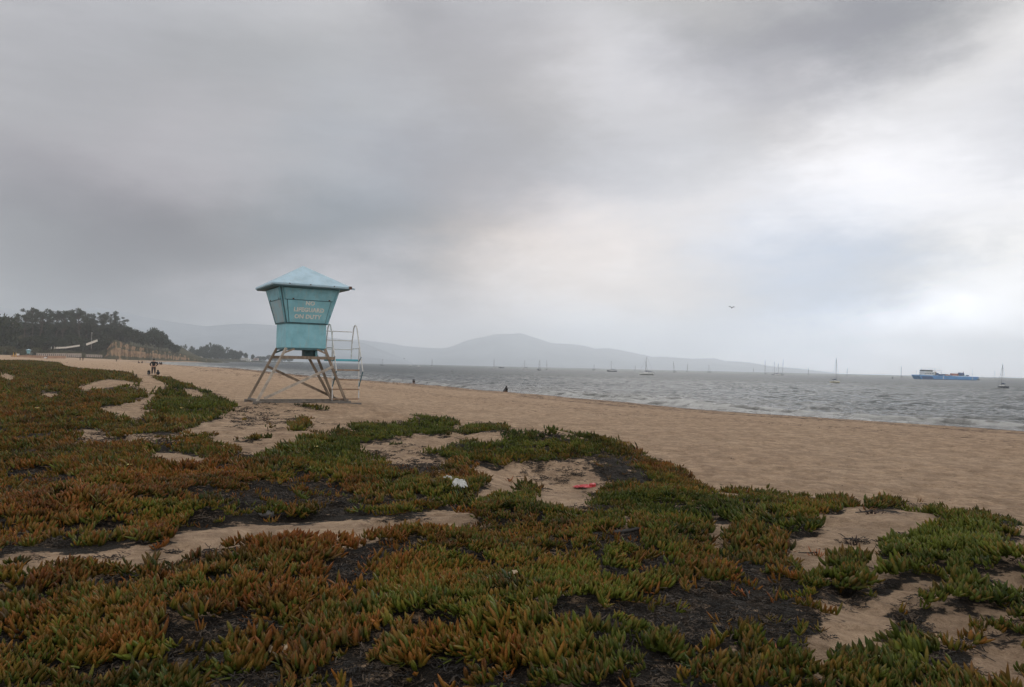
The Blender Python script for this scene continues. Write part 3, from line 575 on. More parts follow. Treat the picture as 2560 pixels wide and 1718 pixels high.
PP = np.concatenate(PP); n = len(PP); print('DEBRIS', n)
scatter('beach_debris', PP, np.stack([RS.normal(0, .1, n), RS.normal(0, .1, n), RS.rand(n)*6.28], 1), np.concatenate(SC), RS.randint(0, 4, n), {'vv': np.concatenate(VV)}, [flake(s) for s in range(4)], DM,
        label='brown scraps of seaweed and bark strewn across the open sand', cat='seaweed debris', kind='stuff')

# ------------------------------------------------------------------ lifeguard tower
TEAL = pmat('teal_paint', (.215, .46, .53), .55, .10, 2.2, bump=.05, col2=(.17, .385, .45))
def weather(m, amt=.5):
    t = m.node_tree; b = t.nodes['Principled BSDF']; src = b.inputs['Base Color'].links[0].from_socket; c = nd('ShaderNodeTexCoord', t)
    a = noise(c.outputs['Object'], 3.5, 8, .7, (2.4, 2.4, .35), tree=t); d = noise(c.outputs['Object'], 16, 6, .75, tree=t, loc=(2, 5, 1))
    q = mix(t, mth('MULTIPLY', mth('MULTIPLY', mth('SUBTRACT', a.outputs['Fac'], .52, t), 6, t, True), amt, t), src, (.34, .36, .33))
    q = mix(t, mth('MULTIPLY', mth('MULTIPLY', mth('SUBTRACT', d.outputs['Fac'], .66, t), 14, t, True), .8, t), q, (.13, .08, .05)); t.links.new(q, b.inputs['Base Color'])
TEAL2 = pmat('teal_flap', (.20, .43, .50), .5, .12, 3, col2=(.15, .34, .40))
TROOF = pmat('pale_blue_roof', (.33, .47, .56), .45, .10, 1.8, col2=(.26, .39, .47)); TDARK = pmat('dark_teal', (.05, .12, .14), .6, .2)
weather(TEAL2, .5); weather(TEAL, .45); weather(TROOF, .35)
PINKT = pmat('faded_teal_panel', (.24, .40, .45), .6, .15, 2.5, col2=(.30, .34, .36))
WOOD = pmat('weathered_wood', (.25, .19, .14), .85, .3, 4, bump=.3, stretch=(1, 1, .25)); WOODP = pmat('pale_weathered_wood', (.42, .36, .30), .85, .25, 4, bump=.3)
TREAD = pmat('worn_tread', (.34, .22, .14), .8, .25, 5); STEEL = pmat('galvanised_pipe', (.62, .60, .58), .45, .15, 8, metal=.3); PLAT = pmat('blue_platform', (.10, .42, .52), .5, .1)
RUST = pmat('rusty_bolt', (.10, .05, .035), .8, .2); LETTER = pmat('faded_lettering', (.66, .62, .56), .7, .15, 9, col2=(.42, .50, .49))
SKID = pmat('grey_skid', (.17, .15, .13), .85, .2, 4)
def text_mesh(s, size, ext=.002, offset=.045, space=1.05):
    cu = bpy.data.curves.new('lettering', 'FONT'); cu.body = s; cu.size = size; cu.extrude = ext; cu.offset = offset*size; cu.align_x = 'CENTER'; cu.space_character = space; cu.resolution_u = 3
    o = bpy.data.objects.new('tmp', cu); COL.objects.link(o); dg = bpy.context.evaluated_depsgraph_get(); dg.update(); me = bpy.data.meshes.new_from_object(o.evaluated_get(dg)); bpy.data.objects.remove(o); return me
def make_tower(label, lettering=True):
    T = thing('lifeguard_tower', (0, 0, 0), label, 'lifeguard tower')
    h, z0, z1, z2, ht = .895, 2.43, 3.53, 5.10, 1.31
    def ring(hh, z): return [(-hh, -hh, z), (hh, -hh, z), (hh, hh, z), (-hh, hh, z)]
    MB().loft([ring(h, z0), ring(h, z1)]).build('lower_cabin', TEAL, T, bevel=.03)
    MB().loft([ring(h+.02, z1+.002), ring(ht, z2)]).build('upper_cabin', TEAL, T, bevel=.02)
    # band between upper and lower cabin
    MB().loft([ring(h+.045, z1-.02), ring(h+.06, z1+.03)]).build('rim', TDARK, T)
    slope = math.atan2(ht-h, z2-z1)
    for side in range(4):
        M = Matrix.Rotation(side*math.pi/2, 4, 'Z')
        def P(x, s, out):   # x across, s = 0..1 up the slanted wall
            hh = h+.02+(ht-h-.02)*s; z = z1+(z2-z1)*s
            return M @ Vector((x*hh, -hh-out*math.cos(slope), z-out*math.sin(slope)*-1*0-out*math.sin(slope)))
        def panel(x0, x1, s0, s1, tap0, tap1, o0, o1):
            r = lambda o: [P(x0*tap0, s0, o), P(x1*tap0, s0, o), P(x1*tap1, s1, o), P(x0*tap1, s1, o)]
            return MB().loft([r(o0), r(o1)])
        lower = panel(-.84, .86, .03, .64, 1, .96, -.01, .035).build('shutter', TEAL if side in (0, 1, 2) else PINKT, T, bevel=.006)
        panel(-.865, .885, .012, .65, 1, .96, -.01, .014).build('shutter_trim', TDARK, T)
        panel(-.9, .9, .66, .97, .98, 1, -.01, .06).build('shutter_flap', TEAL2, T, bevel=.006)
        panel(-.91, .91, .645, .665, .98, .98, -.01, .03).build('flap_seal', TDARK, T)
        for xx in (-.6, .75):
            q = P(xx, .68, .065); MB().box(q, (.07, .03, .05), side*math.pi/2).build('hinge', RUST, T)
        for xx in (-.985, .985):
            MB().beam(P(xx, .0, .01), P(xx, 1.0, .01), .05).build('corner_post', TDARK if xx < 0 and side in (0, 3) else TEAL2, T)
        if side == 0 and lettering:
            nrm = (P(0, .5, 1)-P(0, .5, 0)).normalized(); xr = M.to_3x3() @ Vector((1, 0, 0)); up = nrm.cross(xr)
            for (txt, s, xo, sz) in (('NO', .52, .05, .25), ('LIFEGUARD', .335, .03, .25), ('ON DUTY', .145, .0, .25)):
                me = text_mesh(txt, sz); o = link('lettering', me, LETTER, lower)
                p = P(xo, s, .04); o.matrix_world = Matrix(((xr[0], up[0], nrm[0], p[0]), (xr[1], up[1], nrm[1], p[1]), (xr[2], up[2], nrm[2], p[2]), (0, 0, 0, 1)))
    # roof
    rf = MB().loft([ring(1.66, 5.10), ring(1.72, 5.13), ring(1.72, 5.21), ring(.02, 6.18)]).build('roof', TROOF, T, bevel=.012)
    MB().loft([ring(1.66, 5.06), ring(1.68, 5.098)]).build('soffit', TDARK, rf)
    MB().box((1.68, -1.68, 5.17), (.13, .13, .12)).build('corner_bracket', RUST, rf)
    MB().beam((1.72, -1.64, 5.15), (1.90, -1.68, 5.12), .07).build('gutter_end', TROOF, rf)
    for xx in (-1.0, -.1, .95): MB().box((xx, -1.725, 5.19), (.05, .02, .04)).build('bolt', RUST, rf)
    # underside frame and hatch box
    MB().loft([ring(h-.03, z0-.07), ring(h-.03, z0-.004)]).build('floor_frame', TDARK, T)
    MB().box((.42, .35, 2.19), (.42, .5, .36)).build('hatch_box', TDARK, T, bevel=.02)
    MB().box((.74, .2, 2.19), (.12, .3, .34)).build('hatch_box', TEAL2, T, bevel=.02)
    for sy in (-1, 1):
        for sx in (-1, 1):
            front = sy < 0
            MB().beam((sx*.86, sy*.86, z0+.0), ((1.90 if sx > 0 else -2.06), sy*.90, .04), .11, .10).build('leg', WOODP if front and sx < 0 else WOOD, T)
            MB().beam((sx*.93, sy*.875, 2.22), (sx*.50, sy*.875, 2.40), .07).build('knee_brace', TDARK if not front else WOOD, T)
    MB().beam((-1.08, -.94, 2.02), (1.3, -.94, 2.02), .07, .13).build('cross_beam', WOOD, T)
    MB().beam((-1.08, .94, 2.02), (1.3, .94, 2.02), .07, .13).build('cross_beam', WOOD, T)
    MB().beam((-1.30, .96, 1.62), (2.0, .96, .12), .06, .11).build('brace', WOOD, T)
    MB().beam((1.26, -.96, 1.66), (-1.75, -.96, .22), .06, .11).build('brace', WOODP, T)
    MB().beam((.62, .80, 2.0), (1.72, .80, .10), .12, .10).build('strut', WOOD, T)
    for sy in (-.92, .92): MB().beam((-2.2, sy, .03), (2.1, sy, .03), .15, .14).build('skid', SKID, T)
    MB().beam((1.45, -1.15, -.02), (2.5, -1.15, -.02), .24, .10).build('sill_plank', SKID, T)
    for sx in (-2.0, 1.95): MB().beam((sx, -.9, .12), (sx, .9, .12), .12, .10).build('skid_tie', SKID, T)
    # platform, ladder and rails on the side
    MB().box((1.94, .10, 1.95), (1.30, 1.2, .10)).build('platform', PLAT, T, bevel=.01)
    for z in (.18, .62, 1.06, 1.50): MB().box((1.94, -.66+.06*z, z), (1.26, .20, .06)).build('ladder_tread', TREAD, T)
    for x in (1.32, 2.56):
        MB().tube([(x, -.56, 2.50), (x, -.55, 1.9), (x, -.68, .12)], .028).build('ladder_stringer', STEEL, T)
        pl = [(x, .55, 1.95), (x, .52, 2.7), (x, .32, 3.42), (x, .22, 3.56), (x, .08, 3.60), (x, -.05, 3.56), (x+.01, -.15, 3.42), (x+.07, -.95, 1.45)]
        MB().tube(pl, .03).build('handrail', STEEL, T)
        MB().tube([(x+.07, -.95, 1.45), (x, -.66, .75)], .026).build('handrail_end', TDARK, T)
        MB().tube([(x+.05, -.74, 2.1), (x, -.56, 1.9)], .024).build('rail_link', TDARK, T)
    for z in (3.30, 2.88, 2.46): MB().tube([(.90, .56, z), (2.56, .53, z)], .022).build('guard_rail', STEEL, T)
    MB().tube([(.95, -.3, 3.16), (1.2, .2, 3.16)], .02).build('rail_bracket', RUST, T)
    MB().tube([(1.62, .55, 1.95), (1.62, .55, 3.30)], .02).build('rail_post', STEEL, T)
    MB().tube([(1.28, .56, 2.46), (1.32, .3, 2.52), (1.32, -.56, 2.50)], .022).build('side_rail', STEEL, T)
    MB().tube([(2.54, .53, 2.46), (2.58, .3, 2.50), (2.56, -.56, 2.50)], .022).build('side_rail', STEEL, T)
    return T
T = make_tower('tall teal lifeguard tower on splayed wooden legs reading no lifeguard on duty')
T.location = (TWX, TWY, 2.35); T.rotation_euler = (0, 0, R(29.9))
bpy.context.view_layer.update()
T2 = make_tower('tiny distant pale blue lifeguard tower before the dark trees at far left', False)
p = at_y(71, 889, 640); T2.location = (p[0], p[1], float(H(p[0], p[1]))-.1); T2.rotation_euler = (0, 0, R(10))
#@@REST
# ------------------------------------------------------------------ headland with sandstone cliff
def headland_z(X, Y):
    px = CX+FPX*X/Y; D = 655+.62*np.clip(px, -300, 520)+ (fbm(px/26, px*0, 201, 4)-.5)*26
    t = Y-D
    top = np.interp(px, [-400, 0, 150, 270, 330, 420, 470, 520, 560], [24, 22, 26, 24, 17, 13, 9, 4, 0])
    cl = sstep(255, 290, px)
    gul = (fbm(px/11.0, Y/25, 203, 5, .6)-.5)
    cliff = top*(.22*sstep(-14, 2, t+gul*8)+.45*sstep(0, 7, t+gul*16)+.33*sstep(10, 26, t+gul*20+(fbm(px/4, t/6, 209, 3)-.5)*8))
    park = top*(.12*sstep(0, 25, t)+.88*sstep(15, 110, t))
    z = np.where(True, cliff*cl+park*(1-cl), 0) + (fbm(X/16, Y/16, 205, 4)-.5)*3*sstep(8, 40, t)
    z = z + 14*sstep(60, 300, t)*(1-sstep(430, 520, px))
    return z, t, px
pxs = np.linspace(-420, 575, 800); ts = np.concatenate([np.linspace(-35, 25, 70), np.linspace(27, 420, 70)])
PXg, TT = np.meshgrid(pxs, ts); Yg = 655+.62*np.clip(PXg, -300, 520)+TT; Xg = (PXg-CX)/FPX*Yg
Zg, Tg, _ = headland_z(Xg, Yg); base = np.interp(PXg, [-400, 0, 150, 280, 400, 575], [3.6, 3.4, 2.8, 1.2, .4, -.5])
Zf = np.where(Tg < -12, base-1.4, base+Zg)
me = np_mesh('headland', np.stack([Xg.ravel(), Yg.ravel(), Zf.ravel()], 1), grid(len(ts), len(pxs))); smooth(me)
m, t, b = newmat('headland'); c = nd('ShaderNodeTexCoord', t); LN = t.links.new
n1 = noise(c.outputs['Object'], .09, 6, .65, (1, 1, .5), tree=t); n2_ = noise(c.outputs['Object'], .16, 7, .7, (1, 1, 1.2), tree=t)
stone = ramp(t, n2_.outputs['Fac'], .38, (.18, .115, .07), .62, (.40, .26, .155)); scrub = ramp(t, n1.outputs['Fac'], .4, (.035, .038, .02), .7, (.10, .085, .045))
g = nd('ShaderNodeNewGeometry', t); s_ = nd('ShaderNodeSeparateXYZ', t); LN(g.outputs['Normal'], s_.inputs[0])
steep = mth('ADD', mth('MULTIPLY', mth('SUBTRACT', .80, mth('ABSOLUTE', s_.outputs[2], None, t), t), 5, t), mth('MULTIPLY', mth('SUBTRACT', .47, n1.outputs['Fac'], t), 7, t), t, True)
LN(mix(t, steep, scrub, stone), b.inputs['Base Color']); b.inputs['Roughness'].default_value = .95; b.inputs['Specular IOR Level'].default_value = .1
bp = nd('ShaderNodeBump', t); bp.inputs['Distance'].default_value = 2.0; LN(n2_.outputs['Fac'], bp.inputs['Height']); LN(bp.outputs[0], b.inputs['Normal'])
tag(link('headland', me, m), 'wooded bluff with an eroded orange sandstone cliff above the beach', 'bluff', kind='structure')

def ridge(name, prof, D, depth, label, seed, shore_z=-2, seg=3):
    """range of hills whose skyline follows prof (photo px), with real depth before and behind the crest"""
    px = np.arange(prof[0][0], prof[-1][0]+1, seg, dtype=float); py = np.interp(px, [p[0] for p in prof], [p[1] for p in prof])
    ts = np.concatenate([np.linspace(-depth, 0, 34), np.linspace(depth*.06, depth*.6, 10)]); V = np.zeros((len(ts), len(px), 3))
    tops = np.array([at_y(a, b_, D)[2] for a, b_ in zip(px, py)])
    for k, tt in enumerate(ts):
        Yv = np.full(px.shape, D+tt); Xv = np.array([ray(a, b_)[0]/ray(a, b_)[1] for a, b_ in zip(px, py)])*Yv
        s = 1-abs(tt)/(depth if tt < 0 else depth*.6); f = s**1.15 if tt < 0 else sstep(0, 1, s)
        nz = (fbm(Xv/(depth*.22), Yv/(depth*.3), seed, 5)-.5)*2*s*(1-s)*1.3
        V[k, :, 0] = Xv; V[k, :, 1] = Yv; V[k, :, 2] = shore_z+(tops-shore_z)*np.clip(f+nz*.55, 0, 1.2 if tt < 0 else 1)
    me = np_mesh(name, V.reshape(-1, 3), grid(len(ts), len(px))); smooth(me)
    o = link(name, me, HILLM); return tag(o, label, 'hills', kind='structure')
HILLM = pmat('hazed_hill', (.32, .35, .39), .95, .3, .0012, col2=(.24, .27, .31), spec=.1)  # base colour lifted to pale blue: distance haze painted into the hills
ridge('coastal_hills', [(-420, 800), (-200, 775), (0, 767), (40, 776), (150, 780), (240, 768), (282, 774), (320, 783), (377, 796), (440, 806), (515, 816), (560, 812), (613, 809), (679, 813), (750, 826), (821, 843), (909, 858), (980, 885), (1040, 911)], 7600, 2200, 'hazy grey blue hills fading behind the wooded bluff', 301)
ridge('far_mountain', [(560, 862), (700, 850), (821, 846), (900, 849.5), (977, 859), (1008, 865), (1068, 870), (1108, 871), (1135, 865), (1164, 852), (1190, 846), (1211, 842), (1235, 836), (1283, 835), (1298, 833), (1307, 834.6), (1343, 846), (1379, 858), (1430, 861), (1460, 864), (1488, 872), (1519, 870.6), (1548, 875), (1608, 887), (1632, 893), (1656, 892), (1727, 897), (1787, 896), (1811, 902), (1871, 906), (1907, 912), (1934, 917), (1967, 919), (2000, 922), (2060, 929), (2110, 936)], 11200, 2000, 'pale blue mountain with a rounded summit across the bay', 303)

# ------------------------------------------------------------------ trees
BARK = pmat('bark', (.10, .08, .06), .9, .3, 2)
def foliage_mat(name, a, b2):
    m, t, b = newmat(name); c = nd('ShaderNodeTexCoord', t); n = noise(c.outputs['Object'], .35, 4, .6, tree=t); n9 = noise(c.outputs['Object'], 2.5, 3, .6, tree=t)
    q = ramp(t, n.outputs['Fac'], .35, a, .65, b2); t.links.new(mix(t, .4, q, ramp(t, n9.outputs['Fac'], .35, tuple(x*.6 for x in a), .65, tuple(x*1.3 for x in b2))), b.inputs['Base Color'])
    b.inputs['Roughness'].default_value = .8; b.inputs['Specular IOR Level'].default_value = .15; return m
EUC = foliage_mat('gum_leaves', (.036, .046, .030), (.085, .095, .062)); OAK = foliage_mat('dark_leaves', (.018, .026, .013), (.05, .062, .03)); PALE = foliage_mat('scrub_leaves', (.06, .065, .03), (.12, .115, .06))
def leaf_cloud(cents, n, size, seed):
    rs = np.random.RandomState(seed); V = []; w = np.array([c[3]**2 for c in cents]); w = w/w.sum(); ch = rs.choice(len(cents), n, p=w)
    for k in range(n):
        cx, cy, cz, rad, fl = cents[ch[k]]; d = rs.normal(size=3); d /= np.linalg.norm(d); q = rad*(rs.rand()**.45)
        p = np.array([cx, cy, cz])+d*q*np.array([1, 1, fl]); a = rs.normal(size=3); a /= np.linalg.norm(a); b_ = np.cross(a, rs.normal(size=3)); b_ /= np.linalg.norm(b_); s = size*rs.uniform(.5, 1.2)
        V += [p-a*s-b_*s*.5, p+a*s-b_*s*.5, p+a*s*.7+b_*s*.6, p-a*s*.7+b_*s*.6]
    V = np.array(V); return np_mesh('crown', V, np.arange(len(V)).reshape(-1, 4))
def make_tree(kind, seed, h, spread):
    rs = np.random.RandomState(seed); root = bpy.data.objects.new({'gum': 'gum_tree', 'oak': 'bushy_tree', 'shrub': 'shrub'}[kind], None); root.empty_display_size = 2; COL.objects.link(root)
    mb = MB(); cents = []
    if kind == 'gum':
        tk = h*.022; mb.tube([(0, 0, -2), (rs.normal(0, .3), 0, h*.3), (rs.normal(0, .8), rs.normal(0, .8), h*.62), (rs.normal(0, 1), 0, h*.9)], [tk, tk*.8, tk*.5, tk*.15], 6)
        for k in range(17):
            a = k*2.4+rs.rand(); z = h*rs.uniform(.34, .75); q = spread*rs.uniform(.3, .95); e = (q*math.cos(a), q*math.sin(a), z+h*rs.uniform(.1, .24))
            mb.tube([(0, 0, z), (e[0]*.5, e[1]*.5, z+(e[2]-z)*.35), e], [tk*.45, tk*.3, tk*.12], 5)
            cents.append((*e, spread*rs.uniform(.19, .34), .8))
        for k in range(4): cents.append((rs.normal(0, spread*.25), rs.normal(0, spread*.25), h*rs.uniform(.82, .95), spread*rs.uniform(.2, .33), .6))
        cr = leaf_cloud(cents, 2300, .38, seed); m = EUC
    else:
        tk = h*.03; mb.tube([(0, 0, -2), (0, 0, h*.3), (rs.normal(0, .5), 0, h*.7)], [tk, tk*.8, tk*.3], 6)
        for k in range(9):
            a = k*2.4+rs.rand(); q = spread*rs.uniform(.2, .75); z = h*rs.uniform(.25, .72); mb.tube([(0, 0, h*.25), (q*math.cos(a), q*math.sin(a), z)], [tk*.4, tk*.1], 5); cents.append((q*math.cos(a), q*math.sin(a), z, spread*rs.uniform(.35, .55), .75))
        cents.append((0, 0, h*.78, spread*.5, .6)); cr = leaf_cloud(cents, 1300, .55, seed); m = OAK if kind == 'oak' else PALE
    mb.build('trunk', BARK, root); link('crown', cr, m, root); return root
protos = {'gum': [make_tree('gum', 400+k, 26, 7.5) for k in range(5)], 'oak': [make_tree('oak', 420+k, 10, 6.5) for k in range(4)], 'shrub': [make_tree('shrub', 440+k, 4, 4) for k in range(2)]}
used = set()
def hz(X, Y):
    z, t, px = headland_z(np.array([X]), np.array([Y])); b0 = np.interp(px, [-400, 0, 150, 280, 400, 575], [3.6, 3.4, 2.8, 1.2, .4, -.5]); return float((b0+z)[0])
def place_tree(kind, px, Y, label, cat, group=None, top=None, sc=None, zf=hz, wide=1.0, rs=random.Random(3)):
    L_ = protos[kind]; k = rs.randrange(len(L_)); pr = L_[k]; X = (px-CX)/FPX*Y; z = zf(X, Y); H0 = {'gum': 26, 'oak': 9.3, 'shrub': 4}[kind]
    if top is not None: s = (at_y(px, top, Y)[2]-z)/H0
    else: s = sc
    s = max(.25, s)
    o = pr if (kind, k) not in used else copy_tree(pr); used.add((kind, k))
    o.location = (X, Y, z-.5); o.rotation_euler = (0, 0, rs.random()*6.28); sx = s*wide if s < 1.15 else (s*.5+.55)*wide; o.scale = (sx, sx, s); tag(o, label, cat, group); return o
TALL = [(40, 785, 'leftmost tall gum tree, partly behind the dark trees at the edge'), (60, 776, 'tall gum tree with a ragged crown left of the highest one'), (80, 764, 'highest gum tree of the bluff with a domed crown'), (101, 771, 'gum tree just right of the highest crown'),
        (122, 776, 'gum tree with a flat low crown left of the middle pair'), (140, 775, 'gum tree with a wispy crown above the long white ramp'), (156, 770, 'round crowned gum tree in the middle of the row'), (178, 772, 'gum tree beside the second highest crown'), (197, 767, 'second highest gum tree with a broad dome'),
        (216, 778, 'gum tree sloping down towards the gap in the row'), (236, 790, 'lower gum tree filling the gap before the open crowned pair'), (254, 776, 'narrow topped gum tree right of the gap'), (276, 778, 'gum tree with an open see through crown'), (296, 790, 'outermost tall gum tree leaning seaward'), (312, 812, 'gum tree at the seaward end of the tall row')]
for i, (px, top, lb) in enumerate(TALL): place_tree('gum', px, 655+.62*px+random.uniform(55, 85), lb, 'tree', 'tall gum trees along the bluff', top=top, wide=1.1)
for i, (px, top, lb) in enumerate([(4, 788, 'dark tree at the left edge of the photo on the bluff'), (16, 792, 'bushy dark tree beside the pinkish house'), (335, 824, 'dark flat topped tree above the sandstone cliff'), (352, 829, 'low dark tree on the cliff between two taller ones'), (366, 832, 'dark tree crowding the left side of the domed cliff tree'), (388, 820, 'domed tree standing out above the cliff end'), (402, 829, 'tree just seaward of the domed cliff tree'), (414, 845, 'low tree on the falling end of the cliff'), (425, 856, 'small tree near the foot of the cliff end'), (440, 861, 'hazy shrubby tree past the cliff end'), (322, 818, 'dark tree right after the tall gum row')]):
    place_tree('oak', px, 655+.62*px+random.uniform(22, 40), lb, 'tree', None, top=top, wide=.9)
for k in range(46):
    px = -30+k*7.6+random.uniform(-3, 3); place_tree('oak', px, 655+.62*px+random.uniform(62, 105), 'dark tree packed in under the tall gum trees', 'tree', 'dark trees massed under the gum trees', top=random.uniform(806, 828)+max(0, px-280)*.22, wide=1.0)
for k in range(44):
    px = -30+k*7.0+random.uniform(-3, 3); place_tree('oak', px, 655+.62*px+random.uniform(28, 58), 'dark tree on the slope below the gum trees', 'tree', 'dark trees on the lower slope of the bluff', top=random.uniform(836, 858) if px < 290 else random.uniform(846, 862), wide=1.0)
for k in range(26):
    px = -20+k*11.5+random.uniform(-4, 4); place_tree('shrub', px, 655+.62*px+random.uniform(8, 24), 'low scrub bush at the foot of the wooded bluff', 'shrub', 'scrub bushes at the foot of the bluff', sc=random.uniform(.9, 1.7))
# second headland
pxs = np.linspace(405, 760, 240); ts = np.linspace(-40, 160, 30); PXg, TT = np.meshgrid(pxs, ts); Yg = 1500+TT+(PXg-480)*1.6; Xg = (PXg-CX)/FPX*Yg
Zg = np.interp(PXg, [405, 430, 600, 660, 760], [2, 7, 6, 2.5, 1.2])*sstep(-25, 10, TT+(fbm(PXg/9, TT/30, 211, 3)-.5)*20)+(fbm(Xg/20, Yg/20, 212, 3)-.5)*2-.5
me = np_mesh('far_shore', np.stack([Xg.ravel(), Yg.ravel(), Zg.ravel()], 1), grid(len(ts), len(pxs))); smooth(me); tag(link('far_shore', me, bpy.data.materials['headland']), 'low hazy shore across the cove beyond the cliff', 'shore', kind='structure')
hz2 = lambda X, Y: 4.0
FT = [(452, 864, 'tree'), (463, 861, ''), (479, 866, ''), (494, 873, ''), (507, 866, ''), (516, 862, ''), (525, 856, ''), (536, 860, ''), (548, 862, ''), (557, 870, ''), (570, 865, ''), (580, 873, ''), (590, 878, ''), (602, 877, ''), (616, 882, ''), (633, 886, '')]
FL = ['first hazy tree of the far shore beyond the cliff', 'hazy tree with a pointed top near the cliff end on the far shore', 'hazy tree before the dip in the far tree line', 'lowest tree in the dip of the far tree line', 'hazy tree climbing out of the dip on the far shore', 'hazy tree left of the far shore summit', 'highest hazy tree of the far shore', 'hazy tree just right of the highest far one', 'broad hazy tree at the shoulder of the far grove', 'hazy tree in the second gap of the far shore', 'tall narrow hazy tree after the second gap', 'hazy tree descending from the narrow one', 'small hazy tree before the white houses', 'round hazy tree above the white house', 'hazy tree between the pale houses', 'last faint tree seen behind the tower leg']
for (px, top, _), lb in zip(FT, FL): place_tree('oak' if px not in (463, 525, 570) else 'gum', px, 1500+(px-480)*1.6+40, lb, 'tree', None, top=top, zf=hz2, wide=.62)
for k in range(26):
    px = 436+k*6.3+random.uniform(-2, 2); place_tree('oak', px, 1500+(px-480)*1.6+random.uniform(10, 30), 'faint low tree in the far shore grove', 'tree', 'faint low trees of the far shore', top=random.uniform(876, 886), zf=hz2, wide=.8)
for k in range(7):
    px = 648+k*13; place_tree('oak', px, 2300, 'very faint tree on the farthest low shore', 'tree', 'very faint trees on the farthest shore', top=random.uniform(887, 892), zf=lambda X, Y: 2, wide=1.2)

for kk_, L_ in protos.items():
    for i_, o_ in enumerate(L_):
        if (kk_, i_) not in used:
            for c_ in children(o_): bpy.data.objects.remove(c_)
            bpy.data.objects.remove(o_)
# ------------------------------------------------------------------ houses, ramps and walls far left
HW = pmat('white_wall', (.72, .69, .64), .8, .08, .3); HP = pmat('pink_wall', (.55, .40, .36), .8, .1, .3); HR = pmat('brown_roof', (.26, .17, .13), .85, .2, .5); GL = pmat('window_glass', (.05, .06, .07), .15, .1, 1); CONC = pmat('pale_concrete', (.46, .40, .35), .9, .12, .4); TAN = pmat('tan_wall', (.42, .27, .19), .9, .12, .3)
def house(px, pz, Y, wd, dp, hh, label, wall, roofm=HR, rz=0, flat=False):
    p = at_y(px, 900, Y); T = thing('house', (p[0], Y, pz), label, 'house', None, rz)
    wl = MB().box((0, 0, hh/2), (wd, dp, hh)).build('wall', wall, T)
    if flat: MB().box((0, 0, hh+.15), (wd+.6, dp+.6, .3)).build('roof', roofm, T)
    else: MB().loft([[(-wd/2-.5, -dp/2-.5, hh), (wd/2+.5, -dp/2-.5, hh), (wd/2+.5, dp/2+.5, hh), (-wd/2-.5, dp/2+.5, hh)], [(-wd/2+1, -.1, hh+wd*.18), (wd/2-1, -.1, hh+wd*.18), (wd/2-1, .1, hh+wd*.18), (-wd/2+1, .1, hh+wd*.18)]]).build('roof', roofm, T)
    n = max(2, int(wd/3))
    for k in range(n): MB().box((-wd/2+wd*(k+.5)/n, -dp/2-.01, hh*.55), (wd/n*.5, .1, hh*.35)).build('window', GL, T)
    return T
house(32, 29, 712, 4.2, 6, 4.5, 'pinkish house wall showing between the trees at left', HP, rz=.2)
house(612, 4, 1690, 15, 9, 5, 'white beach house under the last hazy trees', HW, flat=True); house(622, 2, 1660, 8, 8, 4, 'small white house stepped below the larger one', HW, HW, flat=True); house(640, 4, 1760, 10, 8, 5, 'pale house with a pinkish wall at the point', HP, flat=True); house(497, 2, 1480, 12, 9, 5, 'grey low house at the foot of the far grove', CONC, CONC)
def wallthing(name, pts, hgt, m, label, cat, thick=.5, pickets=0, capm=None):
    a = Vector(pts[0]); T = thing(name, a, label, cat); P = [Vector(p)-a for p in pts]; mb = MB()
    for p, q in zip(P[:-1], P[1:]): mb.beam(p+Vector((0, 0, hgt/2)), q+Vector((0, 0, hgt/2)), thick, hgt)
    mb.build('wall', m, T); mb = MB()
    for p, q in zip(P[:-1], P[1:]): mb.beam(p+Vector((0, 0, hgt+.12)), q+Vector((0, 0, hgt+.12)), thick+.3, .22)
    mb.build('coping', capm or m, T)
    if pickets:
        for k in range(pickets):
            s = (k+.5)/pickets; p = P[0].lerp(P[-1], s); MB().box((p.x, p.y-.3, hgt*.45), (.35, .25, hgt*.9)).build('post', GL, T)
    return T
def pt(px, py, Y): return tuple(at_y(px, py, Y))
wallthing('low_wall', [pt(28, 896, 470), pt(105, 896.5, 470)], 1.6, TAN, 'long tan windbreak wall with a flat top at far left', 'wall')
wallthing('low_wall', [pt(106, 896.5, 480), pt(164, 896.5, 480)], 1.4, TAN, 'shorter orange tan wall segment right of the longer one', 'wall')
wallthing('promenade_wall', [pt(91, 892, 600), pt(203, 893, 600)], 2.6, CONC, 'pale seawall with dark posts behind the tan walls', 'wall', pickets=22)
wallthing('promenade_wall', [pt(215, 893, 610), pt(255, 894, 610)], 1.9, CONC, 'short pale seawall segment nearer the cliff', 'wall', pickets=8)
wallthing('ramp', [pt(139, 872, 668), pt(165, 871, 668), pt(199, 866, 668)], 1.1, HW, 'long white curving ramp wall on the bluff slope', 'ramp', .6)
wallthing('ramp', [pt(216, 864, 672), pt(243, 854, 672)], 1.5, HW, 'steeper white stair wall right of the long ramp', 'ramp', .9)
for k, px in enumerate((128, 136, 143, 149)):
    T = thing('bollard', pt(px, 871, 667), 'white post in the short row at the left end of the long ramp', 'post', 'white posts by the ramp'); MB().tube([(0, 0, -.5), (0, 0, 1.2)], .22, 6).ball((0, 0, 1.3), .26, 6, 4).build('post_body', HW, T)
T = thing('light_pole', pt(229, 850, 690), 'thin light pole standing against the dark trees above the stair', 'light pole'); MB().tube([(0, 0, -8), (0, 0, 6)], .12, 6).build('pole', STEEL, T); MB().box((0, 0, 6.2), (.7, .5, .5)).build('lamp_head', HW, T)
YEL = pmat('yellow_pipe', (.62, .36, .06), .5, .1, 1)
p = pt(36, 893.5, 460); T = thing('play_frame', p, 'orange yellow frame of leaning poles before the tan wall', 'play frame')
for (a, b_) in ((-1.0, -.6), (-.3, -.6), (.5, .9), (1.2, .9)): MB().tube([(a, 0, -.3), (b_, 0, 2.9)], .11, 6).build('pole', YEL, T)
